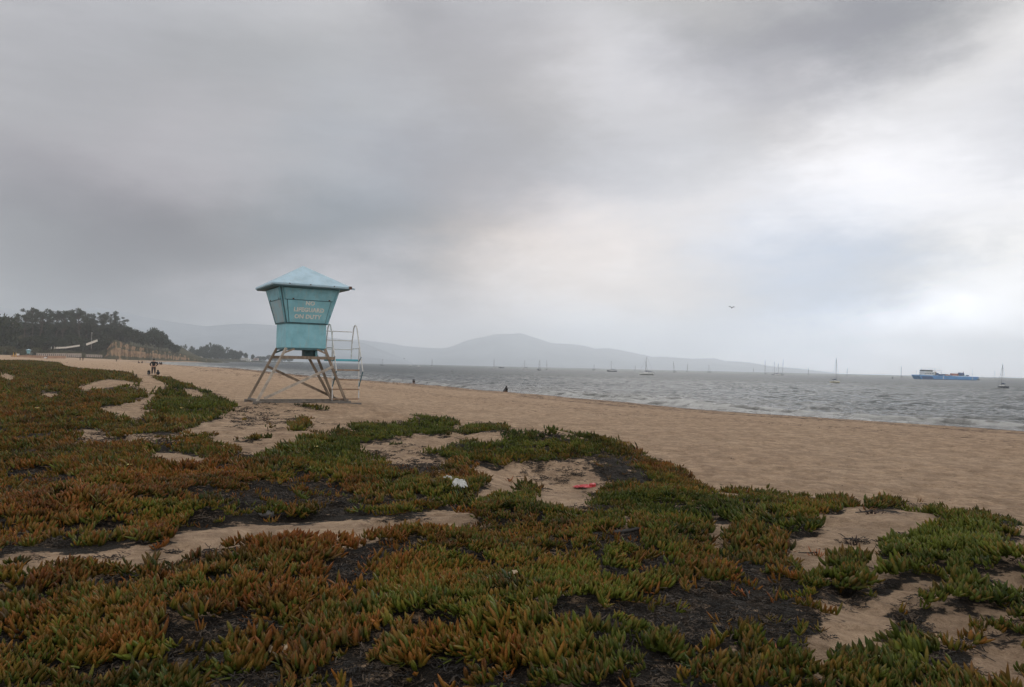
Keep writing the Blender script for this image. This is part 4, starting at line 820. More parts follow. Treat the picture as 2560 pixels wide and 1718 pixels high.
MB().tube([(-.8, 0, 1.4), (1.1, 0, 1.4)], .08, 6).build('rail', YEL, T)
T = thing('bin', pt(45, 888, 520), 'cream coloured box behind the tan wall beside the yellow frame', 'box'); MB().loft([[(-.6, -.5, -.8), (.6, -.5, -.8), (.6, .5, -.8), (-.6, .5, -.8)], [(-.65, -.55, .9), (.65, -.55, .9), (.65, .55, .9), (-.65, .55, .9)]]).build('body', HW, T); MB().box((0, 0, 1.0), (1.45, 1.2, .18)).build('lid', CONC, T)

# ------------------------------------------------------------------ people
CLB = pmat('black_cloth', (.018, .018, .02), .85, .3, 6); CLD = pmat('dark_trousers', (.022, .018, .022), .85, .3, 6); SKIN = pmat('skin', (.42, .25, .17), .6, .08, 8); HAIR = pmat('dark_hair', (.012, .009, .008), .6, .3, 10); CLR = pmat('maroon_cloth', (.10, .03, .03), .85, .3, 6); CLG = pmat('grey_cloth', (.12, .12, .13), .85, .3, 6); CLW = pmat('white_cloth', (.6, .6, .6), .8, .1, 6)
def skinned(name, J, E, m, parent, sub=1):
    """J: (x,y,z,radius); one continuous skin over the joints"""
    me = bpy.data.meshes.new(name); me.from_pydata([j[:3] for j in J], E, []); o = bpy.data.objects.new(name, me); COL.objects.link(o)
    md = o.modifiers.new('skin', 'SKIN'); 
    sv = me.skin_vertices[0] if me.skin_vertices else None
    if sv is None:
        bm = bmesh.new(); bm.from_mesh(me); bm.verts.layers.skin.verify(); bm.to_mesh(me); bm.free(); sv = me.skin_vertices[0]
    for k, j in enumerate(J): sv.data[k].radius = (j[3], j[3] if len(j) < 5 else j[4]); sv.data[k].use_root = (k == 0)
    o.modifiers.new('sub', 'SUBSURF').levels = sub; o.modifiers['sub'].render_levels = sub
    dg = bpy.context.evaluated_depsgraph_get(); dg.update(); me2 = bpy.data.meshes.new_from_object(o.evaluated_get(dg)); bpy.data.objects.remove(o); smooth(me2); me2.name = name
    me2.materials.clear(); return link(name, me2, m, parent)
def standing(T, top, trous, arms='hips', hood=True):
    a = [(-.19, 0, 1.42, .06), (-.36, .02, 1.18, .05), (-.22, -.08, .98, .04), (-.17, -.11, .95, .035)] if arms == 'hips' else [(-.19, 0, 1.42, .06), (-.26, .02, 1.13, .05), (-.27, -.06, .88, .04), (-.27, -.08, .79, .035)]
    J = [(0, 0, .95, .15, .11), (0, 0, 1.15, .14, .10), (0, 0, 1.36, .17, .11), (0, -.01, 1.50, .06), (0, -.02, 1.60, .085), (0, -.02, 1.70, .085)]
    E = [(0, 1), (1, 2), (2, 3), (3, 4), (4, 5)]
    for s in (1, -1):
        o = len(J); J += [(p[0]*s, p[1], p[2], p[3]) for p in a]; E += [(2, o), (o, o+1), (o+1, o+2), (o+2, o+3)]
        o = len(J); J += [(s*.10, 0, .86, .10), (s*.12, -.01, .48, .07), (s*.13, .01, .10, .045), (s*.13, -.12, .04, .04)]; E += [(0, o), (o, o+1), (o+1, o+2), (o+2, o+3)]
    skinned('body', J, E, SKIN, T)
    JJ = [(0, 0, .88, .175, .14), (0, 0, 1.15, .16, .13), (0, 0, 1.38, .19, .135), (0, -.01, 1.50, .10)]; EE = [(0, 1), (1, 2), (2, 3)]
    for s in (1, -1):
        o = len(JJ); JJ += [(p[0]*s, p[1], p[2], p[3]+.022) for p in a[:3]]; EE += [(2, o), (o, o+1), (o+1, o+2)]
    skinned('jacket', JJ, EE, top, T)
    JJ = [(0, 0, .94, .17, .13)]; EE = []
    for s in (1, -1):
        o = len(JJ); JJ += [(s*.10, 0, .82, .115), (s*.12, -.01, .48, .085), (s*.13, .01, .09, .07)]; EE += [(0, o), (o, o+1), (o+1, o+2)]
    skinned('trousers', JJ, EE, trous, T)
    MB().ball((0, .01, 1.70), (.105, .115, .12), 10, 7).build('hair', HAIR, T, True)
    for s in (1, -1): MB().loft([[(s*.13-.05, -.17, 0), (s*.13+.05, -.17, 0), (s*.13+.05, .09, 0), (s*.13-.05, .09, 0)], [(s*.13-.04, -.14, .06), (s*.13+.04, -.14, .06), (s*.13+.04, .08, .12), (s*.13-.04, .08, .12)]]).build('shoe', HAIR, T)
def sitting(T, top, trous, longhair=True):
    J = [(0, 0, .12, .16, .13), (0, .02, .34, .14, .10), (0, .0, .55, .16, .11), (0, -.02, .68, .055), (0, -.03, .77, .08), (0, -.03, .86, .08)]; E = [(0, 1), (1, 2), (2, 3), (3, 4), (4, 5)]
    arm = [(.19, 0, .58, .055), (.27, -.12, .36, .045), (.20, -.34, .34, .035), (.14, -.42, .36, .03)]
    for s in (1, -1):
        o = len(J); J += [(p[0]*s, p[1], p[2], p[3]) for p in arm]; E += [(2, o), (o, o+1), (o+1, o+2), (o+2, o+3)]
        o = len(J); J += [(s*.12, -.12, .14, .09), (s*.16, -.46, .40, .07), (s*.14, -.62, .06, .045), (s*.14, -.74, .04, .04)]; E += [(0, o), (o, o+1), (o+1, o+2), (o+2, o+3)]
    skinned('body', J, E, SKIN, T)
    JJ = [(0, 0, .14, .175, .145), (0, .02, .34, .155, .12), (0, 0, .56, .18, .125), (0, -.02, .68, .07)]; EE = [(0, 1), (1, 2), (2, 3)]
    for s in (1, -1):
        o = len(JJ); JJ += [(p[0]*s, p[1], p[2], p[3]+.018) for p in arm[:3]]; EE += [(2, o), (o, o+1), (o+1, o+2)]
    skinned('top', JJ, EE, top, T)
    JJ = [(0, 0, .12, .175, .15)]; EE = []
    for s in (1, -1):
        o = len(JJ); JJ += [(s*.12, -.14, .14, .105), (s*.16, -.46, .40, .08), (s*.14, -.60, .12, .06)]; EE += [(0, o), (o, o+1), (o+1, o+2)]
    skinned('trousers', JJ, EE, trous, T)
    hb = MB().ball((0, 0, .87), (.105, .12, .12), 10, 7)
    if longhair: hb.loft([[Vector((.13*math.cos(a), .05+.09*math.sin(a), .9-.0)) for a in np.linspace(0, 5.6, 9)], [Vector((.17*math.cos(a), .08+.10*math.sin(a), .62)) for a in np.linspace(0, 5.6, 9)], [Vector((.19*math.cos(a), .12+.07*math.sin(a), .34)) for a in np.linspace(0, 5.6, 9)]])
    hb.build('hair', HAIR, T, True)
def person_at(px, py, Y, label, kind, top, trous, rz=0, sc=1, group=None, z=None):
    X = (px-CX)/FPX*Y; zz = float(H(X, Y)) if z is None else z
    T = thing('person', (X, Y, zz), label, 'person', group, rz); T.scale = (sc, sc, sc)
    (standing if kind == 'stand' else sitting)(T, top, trous) if kind != 'arms' else standing(T, top, trous, 'down'); return T
pm = person_at(386.5, 934, 95.5, 'person in a dark jacket with bent arms standing on the dune crest', 'stand', CLB, CLD, R(15), z=at_y(386, 935.5, 95.5)[2])
pm.scale = (1.22, 1.15, 1.02)
for (px, lb, kk) in ((372, 'square dark bag on the sand left of the standing person', 0), (395, 'dark lumpy bag with a peaked top right of the standing person', 1)):
    q = at_y(px, 936.5, 95); T = thing('bag', (q[0], 95, q[2]-.04), lb, 'bag')
    if kk == 0: MB().box((0, 0, .28), (.32, .24, .5)).build('body', CLB, T, bevel=.05); MB().tube([(-.08, 0, .52), (-.06, 0, .60), (.06, 0, .60), (.08, 0, .52)], .02, 6).build('handle', HAIR, T); MB().box((0, -.14, .2), (.2, .06, .2)).build('pocket', CLG, T, bevel=.02)
    else: MB().ball((0, 0, .22), (.22, .18, .24), 10, 7, .15, 2).build('body', CLB, T, True); MB().ball((-.02, 0, .50), (.11, .10, .12), 8, 6, .15, 3).build('top_flap', CLD, T, True); MB().ball((.17, -.05, .30), (.08, .08, .10), 8, 6).build('side_pocket', CLG, T, True)
person_at(1268, 978, 112, 'person with long dark hair sitting on the sand at the water edge', 'sit', CLB, CLD, R(200), 1.0, z=at_y(1268, 979.5, 112)[2]-.12)
person_at(1037, 956, 150, 'small dark figure sitting low by the water right of the tower', 'sit', CLR, CLB, R(190), .9, z=at_y(1037, 957.5, 150)[2]-.1)
for (px, py, Y, lb, kind, a, b_, rz) in ((348, 906.5, 390, 'maroon dark figure crouching left of the standing person on the far beach', 'sit', CLR, CLB, 90), (357, 906, 400, 'dark figure sitting beside the crouching one near the surf', 'sit', CLB, CLB, 200), (395.5, 911, 330, 'single dark figure sitting right of the standing person near the surf', 'sit', CLR, CLB, 180),
     (401.5, 911, 330, 'left one of the seated pair near the surf', 'sit', CLB, CLD, 160), (405.5, 911.3, 328, 'right one of the seated pair near the surf', 'sit', CLB, CLD, 200), (293, 899, 470, 'dark pink figure standing on the sand before the cliff', 'arms', CLR, CLB, 30),
     (202, 896, 440, 'thinner walker of the two before the pale seawall', 'arms', CLG, CLB, 60), (209, 896, 430, 'bulkier dark walker of the two before the pale seawall', 'arms', CLB, CLD, 60), (119, 899, 400, 'person in brown standing behind the white umbrella', 'arms', CLG, CLR, 10)):
    person_at(px, py, Y, lb, kind, a, b_, R(rz), 1.15 if kind != 'sit' else 1.25)
X_ = (115-CX)/FPX*396; T = thing('beach_umbrella', (X_, 396, float(H(X_, 396))), 'small white beach umbrella on the far sand at left', 'umbrella'); MB().tube([(0, 0, 0), (0, 0, 1.0)], .03, 6).build('pole', STEEL, T)
MB().loft([[Vector((.9*math.cos(a), .9*math.sin(a), .55)) for a in np.linspace(0, 5.5, 8)], [Vector((.55*math.cos(a), .55*math.sin(a), .85)) for a in np.linspace(0, 5.5, 8)], [Vector((.04*math.cos(a), .04*math.sin(a), 1.0)) for a in np.linspace(0, 5.5, 8)]]).build('canopy', CLW, T)

# ------------------------------------------------------------------ boats
BW = pmat('white_hull', (.66, .66, .64), .4, .08, .6); BD = pmat('dark_hull', (.06, .07, .09), .4, .2, .6); BC = pmat('cream_hull', (.55, .50, .36), .4, .1, .6); MAST = pmat('mast_metal', (.16, .16, .17), .5, .2, 1); SAILC = pmat('sail_cover', (.05, .08, .16), .8, .2, 2); BOOT = pmat('boot_stripe', (.03, .03, .03), .6, .2, 1)
def hull_rings(Lh, B, Hh, n=9):
    R_ = []
    for i in range(n):
        s = i/(n-1); x = -Lh/2+Lh*s; wdt = B/2*(math.sin(math.pi*min(1, .28+s*.72))**.8 if s > .35 else .86+.14*s/.35) if s < 1 else .02
        sh = Hh*(1+.35*(s-.4)**2*2); k = .55+.4*s
        R_.append([(x, -wdt, sh), (x, -wdt*.93, sh*.45), (x, -wdt*.45, -.35*(1-abs(2*s-1)**3)), (x, 0, -.5*(1-abs(2*s-1)**3)), (x, wdt*.45, -.35*(1-abs(2*s-1)**3)), (x, wdt*.93, sh*.45), (x, wdt, sh)])
    return R_
def make_sailboat(Lh, mh, hm, label, group=None, rz=0, lean=0, mr=.09, mizzen=False, bimini=False):
    T = thing('sailboat', (0, 0, 0), label, 'sailboat', group, rot=(lean, 0, rz)); B = Lh*.3; Hh = Lh*.11
    hl = MB().loft(hull_rings(Lh, B, Hh)).build('hull', hm, T, False)
    MB().loft([[(-Lh*.5, -B*.42, .08), (Lh*.3, -B*.40, .08), (Lh*.46, 0, .08), (Lh*.3, B*.40, .08), (-Lh*.5, B*.42, .08)], [(-Lh*.5, -B*.46, .22), (Lh*.3, -B*.44, .22), (Lh*.47, 0, .22), (Lh*.3, B*.44, .22), (-Lh*.5, B*.46, .22)]]).build('waterline_stripe', BOOT, hl)
    cb = MB().loft([[(-Lh*.12, -B*.27, Hh), (Lh*.22, -B*.2, Hh), (Lh*.22, B*.2, Hh), (-Lh*.12, B*.27, Hh)], [(-Lh*.10, -B*.23, Hh+Lh*.055), (Lh*.17, -B*.15, Hh+Lh*.045), (Lh*.17, B*.15, Hh+Lh*.045), (-Lh*.10, B*.23, Hh+Lh*.055)]]).build('cabin', BW, T)
    MB().tube([(Lh*.08, 0, Hh*.8), (Lh*.07, 0, mh)], [mr, mr*.7], 6).build('mast', MAST, T)
    MB().tube([(Lh*.07, 0, Hh+Lh*.13), (-Lh*.36, 0, Hh+Lh*.12)], mr*.8, 6).build('boom', MAST, T)
    MB().tube([(Lh*.06, 0, Hh+Lh*.15), (-Lh*.15, 0, Hh+Lh*.155), (-Lh*.34, 0, Hh+Lh*.135)], [mr*2.4, mr*2.2, mr*1.2], 8).build('furled_sail', SAILC, T)
    mb = MB(); w_ = mr*.28
    for q in ((Lh*.5, 0, Hh*1.1), (-Lh*.5, 0, Hh*1.05), (Lh*.06, B*.45, Hh), (Lh*.06, -B*.45, Hh)): mb.tube([(Lh*.07, 0, mh*.97), q], w_, 4)
    mb.build('rigging', MAST, T); MB().beam((Lh*.07, -B*.3, mh*.55), (Lh*.07, B*.3, mh*.55), mr*.6).build('spreader', MAST, T)
    if mizzen: MB().tube([(-Lh*.30, 0, Hh*.8), (-Lh*.30, 0, mh*.72)], [mr*.9, mr*.6], 6).build('mizzen_mast', MAST, T)
    if bimini: MB().box((-Lh*.34, 0, Hh+Lh*.16), (Lh*.2, B*.7, .12)).build('canopy', BD, T, bevel=.03)
    MB().loft([[(-Lh*.5-.02, -.04, -.3), (-Lh*.5-.25, -.04, -.3), (-Lh*.5-.25, .04, -.3), (-Lh*.5-.02, .04, -.3)], [(-Lh*.5+.1, -.04, Hh*.7), (-Lh*.5-.1, -.04, Hh*.7), (-Lh*.5-.1, .04, Hh*.7), (-Lh*.5+.1, .04, Hh*.7)]]).build('rudder', BOOT, T)
    return T
def boat_at(px, base, top, rz, label, hm, Lh=9, lean=0, Y=None, **k):
    hy = 915.5+.02235*(px-1280); Y = Y or CZ*FPX/(base-hy); X = (px-CX)/FPX*Y; mh = at_y(px, top, Y)[2]
    T = make_sailboat(Lh, mh, hm, label, None, R(rz), R(lean), mr=max(.085, Y*.00013), **k); T.location = (X, Y, 0); return T
boat_at(2090, 958, 895, 35, 'cream sailboat with dark canopy nearest the camera left of the blue barge', BC, 6.2, mizzen=False, bimini=True)
boat_at(2506, 971, 909, 82, 'dark sailboat seen end on in front right of the blue barge', BD, 7.0, lean=3)
boat_at(1617, 938, 890, 150, 'white sailboat with a mast leaning strongly to the right', BW, 11, lean=12)
boat_at(1619, 934, 902, 60, 'smaller boat with a mast leaning left behind the strongly leaning one', BD, 8, lean=-9)
boat_at(957, 914, 897, 20, 'faint boat just right of the tower platform', BD, 8)
boat_at(1081, 917, 897, 75, 'small white sailboat left of the big mountain slope', BW, 8)
boat_at(1236, 921, 896, 80, 'very faint sailboat left of the dark motorboat', BW, 8)
boat_at(1314, 922.5, 900, 160, 'white sailboat below the mountain summit', BW, 11)
boat_at(1350, 926, 899, 70, 'dark broad sailboat with its stern to the beach', BD, 10, mizzen=True)
boat_at(1368, 925, 900, 85, 'slim sailboat right next to the dark broad one', BD, 8)
boat_at(1486, 925.5, 911, 45, 'tiny sailboat left of the dark hulled long one', BD, 8)
boat_at(1531, 929.5, 903, 175, 'dark long hulled sailboat in profile before the mountain foot', BD, 12)
boat_at(1589, 926.8, 914, 60, 'tiny sailboat almost on the horizon left of the leaning pair', BD, 8)
boat_at(1687, 930.7, 903, 100, 'sailboat tilted slightly left right of the leaning pair', BD, 9, lean=-5)
boat_at(1719, 930, 906.5, 70, 'slender sailboat tilted slightly right in the middle distance', BD, 8, lean=4)
boat_at(1774, 931.3, 912, 150, 'short masted dark sailboat alone below the bird', BD, 9)
boat_at(1885, 932.6, 919, 60, 'barely visible mast on the horizon', BW, 8)
boat_at(1914, 935.7, 899, 85, 'tall masted sailboat left of the cluster of three', BD, 8)
boat_at(1938, 938, 904, 165, 'left boat of the cluster of three with a left leaning mast', BD, 8, lean=-7)
boat_at(1946, 938.3, 908, 20, 'white middle boat of the cluster of three', BW, 9)
boat_at(1956, 938, 897, 30, 'right boat of the cluster of three with the tallest mast', BD, 8, lean=5)
boat_at(2022, 937.5, 919, 75, 'small far sailboat left of the cream one', BD, 8)
boat_at(2119, 938.5, 919, 45, 'small far sailboat right of the cream one', BD, 8)
boat_at(2254.5, 943, 914, 75, 'dark sailboat just left of the blue barge', BD, 9)
boat_at(2489, 947.5, 927, 150, 'faint sailboat behind the right of the blue barge', BW, 9)
def small_boat(px, base, Lh, hm, label, cab=True):
    hy = 915.5+.02235*(px-1280); Y = CZ*FPX/(base-hy); T = thing('motorboat' if cab else 'dinghy', ((px-CX)/FPX*Y, Y, 0), label, 'motorboat' if cab else 'dinghy', None, R(random.choice([5, 170, 20])))
    MB().loft(hull_rings(Lh, Lh*.32, Lh*.14)).build('hull', hm, T)
    if cab: MB().box((0, 0, Lh*.2), (Lh*.3, Lh*.22, Lh*.16)).build('cabin', BW, T, bevel=.05); MB().box((.02, 0, Lh*.22), (Lh*.31, Lh*.2, Lh*.05)).build('window', GL, T)
    else: MB().box((-.2, 0, Lh*.10), (.2, Lh*.28, .06)).build('seat', CONC, T); MB().box((-Lh*.5, 0, Lh*.15), (.25, .3, .6)).build('outboard', BD, T, bevel=.04)
small_boat(1255, 920.5, 11, BD, 'dark motorboat left of the mountain summit'); small_boat(1027, 915.5, 8, BW, 'tiny white motorboat right of the tower'); small_boat(1047, 917, 7, BW, 'tiny white motorboat beside the small white sailboat')
small_boat(2444, 950.5, 8, BD, 'low dark dinghy trailing at the right end of the barge', False)
T = thing('buoy', tuple(on_z(2231, 946, 0)), 'small dark buoy on the water left of the blue barge', 'buoy'); MB().ball((0, 0, .4), (1.0, 1.0, .8), 10, 7).build('float', BD, T, True); MB().tube([(0, 0, 1), (.3, 0, 2.2)], .12, 6).build('staff', BD, T)
# barge
BB = pmat('blue_steel', (.09, .30, .62), .5, .15, .12, col2=(.07, .22, .48)); BBD = pmat('dark_blue_steel', (.025, .08, .20), .5, .2, .2); REDC = pmat('rust_red_container', (.42, .13, .08), .6, .2, .3); ORG = pmat('orange_drum', (.5, .2, .08), .6, .2, .3); BLC = pmat('deep_blue_tank', (.03, .07, .17), .5, .2, .3); CYAN = pmat('cyan_panel', (.08, .35, .42), .5, .1, .3)
Yb = 840.; k_ = Yb/FPX; xb = lambda px: (px-2364)*k_; q = on_z(2364, 949.5, 0); zb = lambda py: (949.5-py)*k_
T = thing('barge', ((2364-1280)/FPX*Yb, Yb, 0), 'long blue cargo barge with a white deckhouse anchored at the horizon', 'barge', None, R(1.5))
W_ = 16
MB().loft([[(xb(2289), -W_/2, zb(938.5)), (xb(2289), W_/2, zb(938.5)), (xb(2289), W_/2, zb(941)), (xb(2289), -W_/2, zb(941))], [(xb(2296), -W_/2, zb(939)), (xb(2296), W_/2, zb(939)), (xb(2296), W_/2, -.6), (xb(2296), -W_/2, -.6)], [(xb(2428), -W_/2, zb(940.5)), (xb(2428), W_/2, zb(940.5)), (xb(2428), W_/2, -.6), (xb(2428), -W_/2, -.6)], [(xb(2438), -W_/2, zb(940.5)), (xb(2438), W_/2, zb(940.5)), (xb(2438), W_/2, zb(943.5)), (xb(2438), -W_/2, zb(943.5))]]).build('hull', BB, T)
MB().loft([[(xb(2293), -W_/2-.06, zb(942)), (xb(2320), -W_/2-.06, zb(942)), (xb(2320), -W_/2-.01, zb(942)), (xb(2293), -W_/2-.01, zb(942))], [(xb(2297), -W_/2-.06, -.2), (xb(2327), -W_/2-.06, -.2), (xb(2327), -W_/2-.01, -.2), (xb(2297), -W_/2-.01, -.2)]]).build('shadow_plate', BBD, T)
MB().box((xb(2362), -W_/2-.08, .25), (132*k_, .1, .7)).build('rubbing_strake', BBD, T)
for px in (2348.5, 2421.5): MB().box((xb(px), -W_/2-.12, zb(945)), (.7, .1, 2.5)).box((xb(px), -W_/2-.13, zb(942.4)), (1.2, .1, .25)).build('draught_mark', BW, T)
dh = MB().box((xb(2318), 0, zb(934.5)), (26*k_, 10, 8*k_)).build('deckhouse', BW, T)
for px in (2308, 2314, 2320, 2326): MB().box((xb(px), -5.05, zb(935)), (1.2, .1, 1.0)).build('window', GL, dh)
MB().box((xb(2316), 0, zb(928.2)), (21*k_, 9, 3.2*k_)).build('bridge_window_band', GL, dh); MB().box((xb(2317), 0, zb(926.0)), (25*k_, 11, .4)).build('deckhouse_roof', BW, dh)
MB().box((xb(2334), 1, zb(934)), (8*k_, 8, 8*k_)).build('side_house', pmat('beige_steel', (.5, .42, .33), .6, .15, .3), T); MB().box((xb(2338), -4, zb(935.5)), (4*k_, 3, 5*k_)).build('winch_housing', BBD, T)
MB().beam((xb(2330), 0, zb(927.5)), (xb(2358), 0, zb(927.5)), .5, .35).tube([(xb(2354), 0, zb(938)), (xb(2354), 0, zb(927.5))], .22, 6).build('gantry', STEEL, T)
MB().box((xb(2387.5), 0, zb(936.3)), (16*k_, 5, 6*k_)).build('red_container', REDC, T, bevel=.05)
MB().tube([(xb(2394), -3, zb(934.8)), (xb(2406), -3, zb(934.8))], 1.7, 12).build('blue_tank', BLC, T); MB().box((xb(2404), 1, zb(935)), (5*k_, 4, 8*k_)).build('cyan_box', CYAN, T)
for px, mm in ((2364, ORG), (2370, REDC), (2348, BBD), (2353, BBD), (2418, BBD)): MB().box((xb(px), -2, zb(938)), (4*k_, 2.5, 3*k_)).build('deck_cargo', mm, T, bevel=.1)
MB().tube([(xb(2410.5), 0, zb(939)), (xb(2410.5), 0, zb(928))], .25, 6).build('post', REDC, T)
for px, h_ in ((2291, 927), (2303, 921), (2338, 920), (2434, 922), (2381, 927)): MB().tube([(xb(px), 0, zb(939)), (xb(px), 0, zb(h_))], .09, 5).build('pole', MAST, T)
MB().box((xb(2360), 1, zb(938)), (44*k_, 5, 2.4*k_)).box((xb(2364), 3, zb(936.4)), (20*k_, 3, 2*k_)).build('pipe_rack', BBD, T)
MB().box((xb(2412), 1, zb(938.6)), (20*k_, 5, 1.6*k_)).build('deck_plates', CYAN, T)
rl = MB()
for a, b_, z0 in ((2290, 2306, 934), (2303, 2340, 922), (2378, 2396, 931), (2408, 2436, 933)):
    rl.tube([(xb(a), -W_/2+.3, zb(z0)), (xb(b_), -W_/2+.3, zb(z0))], .07, 4)
    for s in np.linspace(a, b_, 5): rl.tube([(xb(s), -W_/2+.3, zb(z0)), (xb(s), -W_/2+.3, zb(z0+5))], .06, 4)
rl.build('railing', STEEL, T)
# birds
def bird(p, label, sc, rz):
    T = thing('bird', p, label, 'bird', None, rot=(R(6), R(-32), rz)); T.scale = (sc, sc, sc)
    MB().loft([[Vector((x, r_*math.cos(a), r_*math.sin(a)*.9)) for a in np.linspace(0, 5.4, 7)] for x, r_ in ((-.34, .015), (-.22, .05), (-.05, .085), (.12, .08), (.2, .05), (.26, .045), (.31, .03), (.40, .008))]).build('body', BD, T, True)
    for s in (-1, 1): MB().loft([[(.16, s*.05, .0), (-.14, s*.05, .0), (-.14, s*.05, .06), (.16, s*.05, .06)], [(.17, s*.36, .25), (-.12, s*.36, .22), (-.12, s*.36, .27), (.17, s*.36, .29)], [(-.02, s*.72, .31), (-.12, s*.72, .29), (-.12, s*.72, .31), (-.02, s*.72, .33)]]).build('wing', BD, T)
    MB().loft([[(-.3, -.03, 0), (-.3, .03, 0), (-.3, .03, .02), (-.3, -.03, .02)], [(-.46, -.08, .01), (-.46, .08, .01), (-.46, .08, .02), (-.46, -.08, .02)]]).build('tail', BD, T)
bird(Vector(at_y(1829, 769.5, 110)), 'dark bird flying high over the sea on raised wings', .6, R(78)); bird(Vector(at_y(1130, 929, 230)), 'dark bird skimming low over the water', .6, R(20)); bird(Vector(at_y(1011, 897.5, 300)), 'tiny bird before the pale hills right of the tower', .55, R(50))

# ------------------------------------------------------------------ litter things, stones, flowers
PLW = pmat('white_plastic', (.5, .5, .48), .55, .06, 8); PLR = pmat('red_plastic', (.45, .04, .045), .4, .15, 9); DRIFT = pmat('driftwood', (.018, .014, .011), .9, .35, 14, bump=.4, stretch=(1, 6, 6)); STONE = pmat('grey_stone', (.20, .19, .18), .85, .25, 9, bump=.4); DLEAF = pmat('dry_leaf', (.38, .29, .19), .8, .2, 20); YFL = pmat('yellow_petal', (.75, .68, .25), .6, .1, 20)
def crumpled(name, px, py, sx, sy, sz, m, label, cat, seed, dz=.0, rz=0):
    g_ = ground(px, py); rs = np.random.RandomState(seed); T = thing(name, (g_.x, g_.y, g_.z+dz), label, cat, None, rz); n = 12; V = []; Fc = []
    for i in range(n+1):
        for j in range(n+1):
            u, v = i/n*2-1, j/n*2-1; e = max(0, 1-abs(u)**3)*max(0, 1-abs(v)**3); jj = .12
            V.append((u*sx*(1-.25*abs(v))+rs.normal(0, jj*sx*.4), v*sy*(1-.2*u*u)+rs.normal(0, jj*sy*.4), (float(fbm(u*2+seed, v*2, seed, 3))*1.1)*sz*e+rs.rand()*sz*.18))
    for i in range(n):
        for j in range(n): a = i*(n+1)+j; Fc.append((a, a+1, a+n+2, a+n+1))
    me = bpy.data.meshes.new(name); me.from_pydata(V, [], Fc); o = link('sheet', me, m, T); md = o.modifiers.new('s', 'SOLIDIFY'); md.thickness = .003; return T
crumpled('plastic_bag', 1118, 1222, .10, .06, .13, PLW, 'left piece of crumpled white plastic poking out of the plants', 'litter', 3, .06)
crumpled('plastic_bag', 1148, 1228, .12, .07, .12, PLW, 'larger right piece of crumpled white plastic by the sand', 'litter', 4, .05, R(-20))
o = crumpled('red_scrap', 1461, 1220, .20, .085, .07, PLR, 'flattened bright red plastic scrap on the debris strewn sand', 'litter', 5, .0, R(8)); g_ = ground(1461, 1220); MB().ball((.13, -.03, .04), (.07, .05, .04), 8, 6, .4, 3).build('knot', PLR, o)
crumpled('dry_leaf', 1282, 1466, .055, .02, .02, DLEAF, 'single pale curled dry leaf lying on the plants in the centre', 'leaf', 6, .09, R(60))
crumpled('dry_leaf', 702, 1630, .07, .06, .05, DLEAF, 'brown crumpled leaf under the orange plants at lower left', 'leaf', 7, .01)
g_ = ground(1530, 1338); T = thing('driftwood', (g_.x, g_.y, g_.z), 'dark flat driftwood board half buried beside the sand gap', 'driftwood', None, R(14)); T.scale = (.8, .8, .7); MB().loft([[(-.36, -.03, -.02), (-.36, .05, -.02), (-.36, .05, .015), (-.36, -.03, .015)], [(-.1, -.06, -.0), (-.1, .06, 0), (-.1, .06, .04), (-.1, -.06, .04)], [(.2, -.05, .03), (.2, .05, .03), (.2, .05, .065), (.2, -.05, .065)], [(.40, -.02, .08), (.40, .03, .08), (.40, .03, .10), (.40, -.02, .10)]]).build('board', DRIFT, T, bevel=.008)
for (px, py, r_, lb) in ((344, 1335, (.10, .07, .075), 'rounded grey stone at the dark edge of the sandy path'), (667, 1292, (.09, .06, .045), 'pale grey stone between orange plants above the path')):
    g_ = ground(px, py); T = thing('stone', (g_.x, g_.y, g_.z+.02), lb, 'stone'); MB().ball((0, 0, 0), r_, 14, 9, .14, 5).build('rock', STONE, T, True)
def flower(px, py, label):
    g_ = ground(px, py); s = max(1, g_.length/16); T = thing('flower', (g_.x, g_.y, g_.z+.12*s), label, 'flower'); T.scale = (s, s, s); mb = MB()
    for k in range(14):
        a = k*6.283/14; mb.loft([[(0, 0, 0), (.006*math.sin(a), -.006*math.cos(a), 0), (0, 0, .002)], [(.038*math.cos(a)+.006*math.sin(a), .038*math.sin(a)-.006*math.cos(a), .012), (.038*math.cos(a)-.006*math.sin(a), .038*math.sin(a)+.006*math.cos(a), .012), (.038*math.cos(a), .038*math.sin(a), .015)]])
    mb.build('petals', YFL, T); MB().ball((0, 0, .008), .012, 8, 5).build('flower_centre', ORG, T); MB().tube([(0, 0, -.1), (0, 0, 0)], .005, 5).build('stem', bpy.data.materials['ice_plant_leaf'], T)
flower(452, 1037, 'pale yellow flower in the green mound left of the tower sand'); flower(323, 1186, 'small yellow flower among the brown plants at left'); flower(790, 1135, 'small yellow flower near the sandy middle mound'); flower(92, 1039, 'whitish yellow flower in the dark patch at far left')
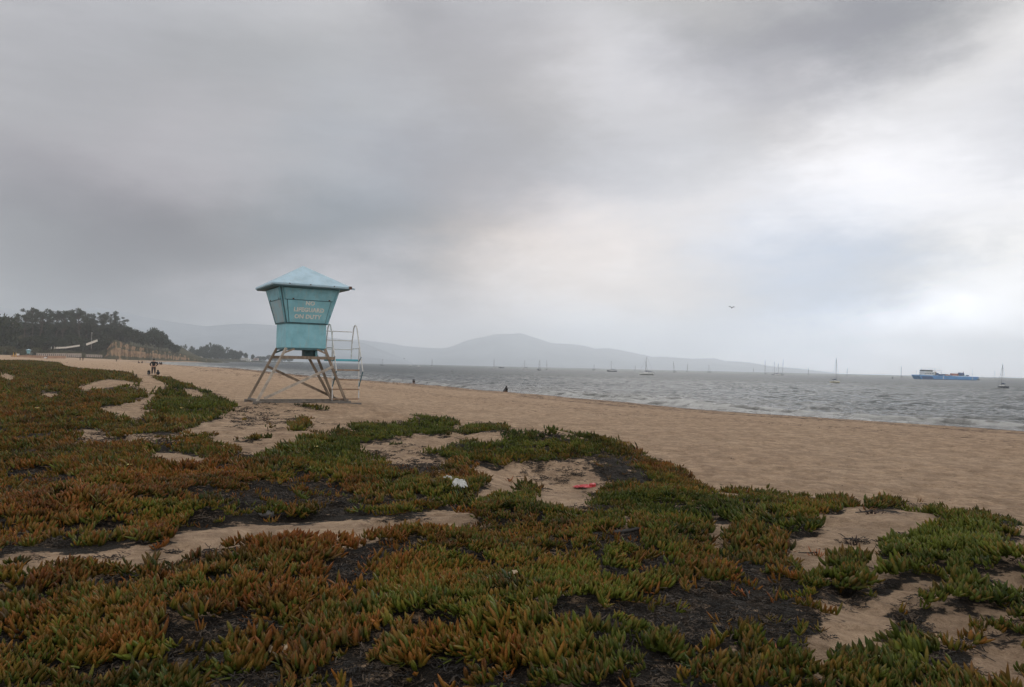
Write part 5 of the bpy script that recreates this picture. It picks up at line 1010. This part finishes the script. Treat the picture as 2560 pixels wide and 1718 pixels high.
# separate plants one can tell apart
PM, t, b = newmat('rosette_leaf'); a_ = attr(t, 'tipf'); t.links.new(mix(t, a_, (.10, .10, .02), (.42, .10, .03)), b.inputs['Base Color']); b.inputs['Roughness'].default_value = .5
DK, t, b = newmat('dead_rosette_leaf'); t.links.new(mix(t, attr(t, 'tipf'), (.02, .013, .01), (.06, .03, .022)), b.inputs['Base Color']); b.inputs['Roughness'].default_value = .8
def rosette(px, py, label, m, s=1.0, seed=0, n=11):
    g_ = ground(px, py); T = thing('ice_plant_rosette', (g_.x, g_.y, g_.z+.01), label, 'plant'); me = leaf_clump(n, .035, 500+seed, .05, .11, .0085, 4, 1.05); link('leaves', me, m, T)
    MB().tube([(0, 0, -.03), (.0, 0, .02), (.05, .03, .012), (.14, .06, .008)], [.008, .008, .006, .004], 5).build('runner', DRIFT, T); T.scale = (s, s, s); T.rotation_euler = (0, 0, seed*1.3)
rosette(1272, 1203, 'orange rosette standing alone on the sand above the green tuft', PM, 1.3, 1); rosette(2042, 1390, 'bright red spiky rosette on the large sand hollow edge', PM, 1.0, 2); rosette(1140, 1268, 'tiny red brown rosette on the end of the sandy path', PM, .9, 3)
rosette(1945, 1655, 'orange starfish shaped rosette on black litter at the bottom', PM, 1.2, 4, 14); rosette(1835, 1440, 'rosette with long curved orange runners at right', PM, 1.1, 5); rosette(1215, 1655, 'vivid orange red rosette at the bottom centre', PM, 1.1, 6, 13); rosette(1310, 1650, 'smaller red rosette beside the vivid bottom centre one', PM, .8, 7)
rosette(1865, 1490, 'orange clump standing in the black litter', PM, 1.1, 8); rosette(2133, 1360, 'black dead rosette in the middle of the sand hollow', DK, 1.0, 19, 16); rosette(2140, 1395, 'smaller dead black clump below the big dead rosette', DK, .9, 20, 12); rosette(2510, 1490, 'dark dead spiky clump at the right edge', DK, 1.6, 11, 18); rosette(2180, 1285, 'reddish dark rosette at the dune crest corner', DK, 1.4, 12, 14)

# ------------------------------------------------------------------ haze
hzm = bpy.data.materials.new('haze'); hzm.use_nodes = True; t = hzm.node_tree; t.nodes.clear(); pv = nd('ShaderNodeVolumePrincipled', t); pv.inputs['Color'].default_value = (.91, .955, 1.0, 1); pv.inputs['Density'].default_value = HAZE_D; pv.inputs['Anisotropy'].default_value = .76
t.links.new(pv.outputs[0], nd('ShaderNodeOutputMaterial', t).inputs['Volume'])
tag(MB().box((0, 6300, 300), (24500, 15400, 635)).build('haze', hzm), 'thin pale sea haze lying over the bay', 'haze', kind='stuff')
bpy.data.objects['haze'].visible_shadow = True
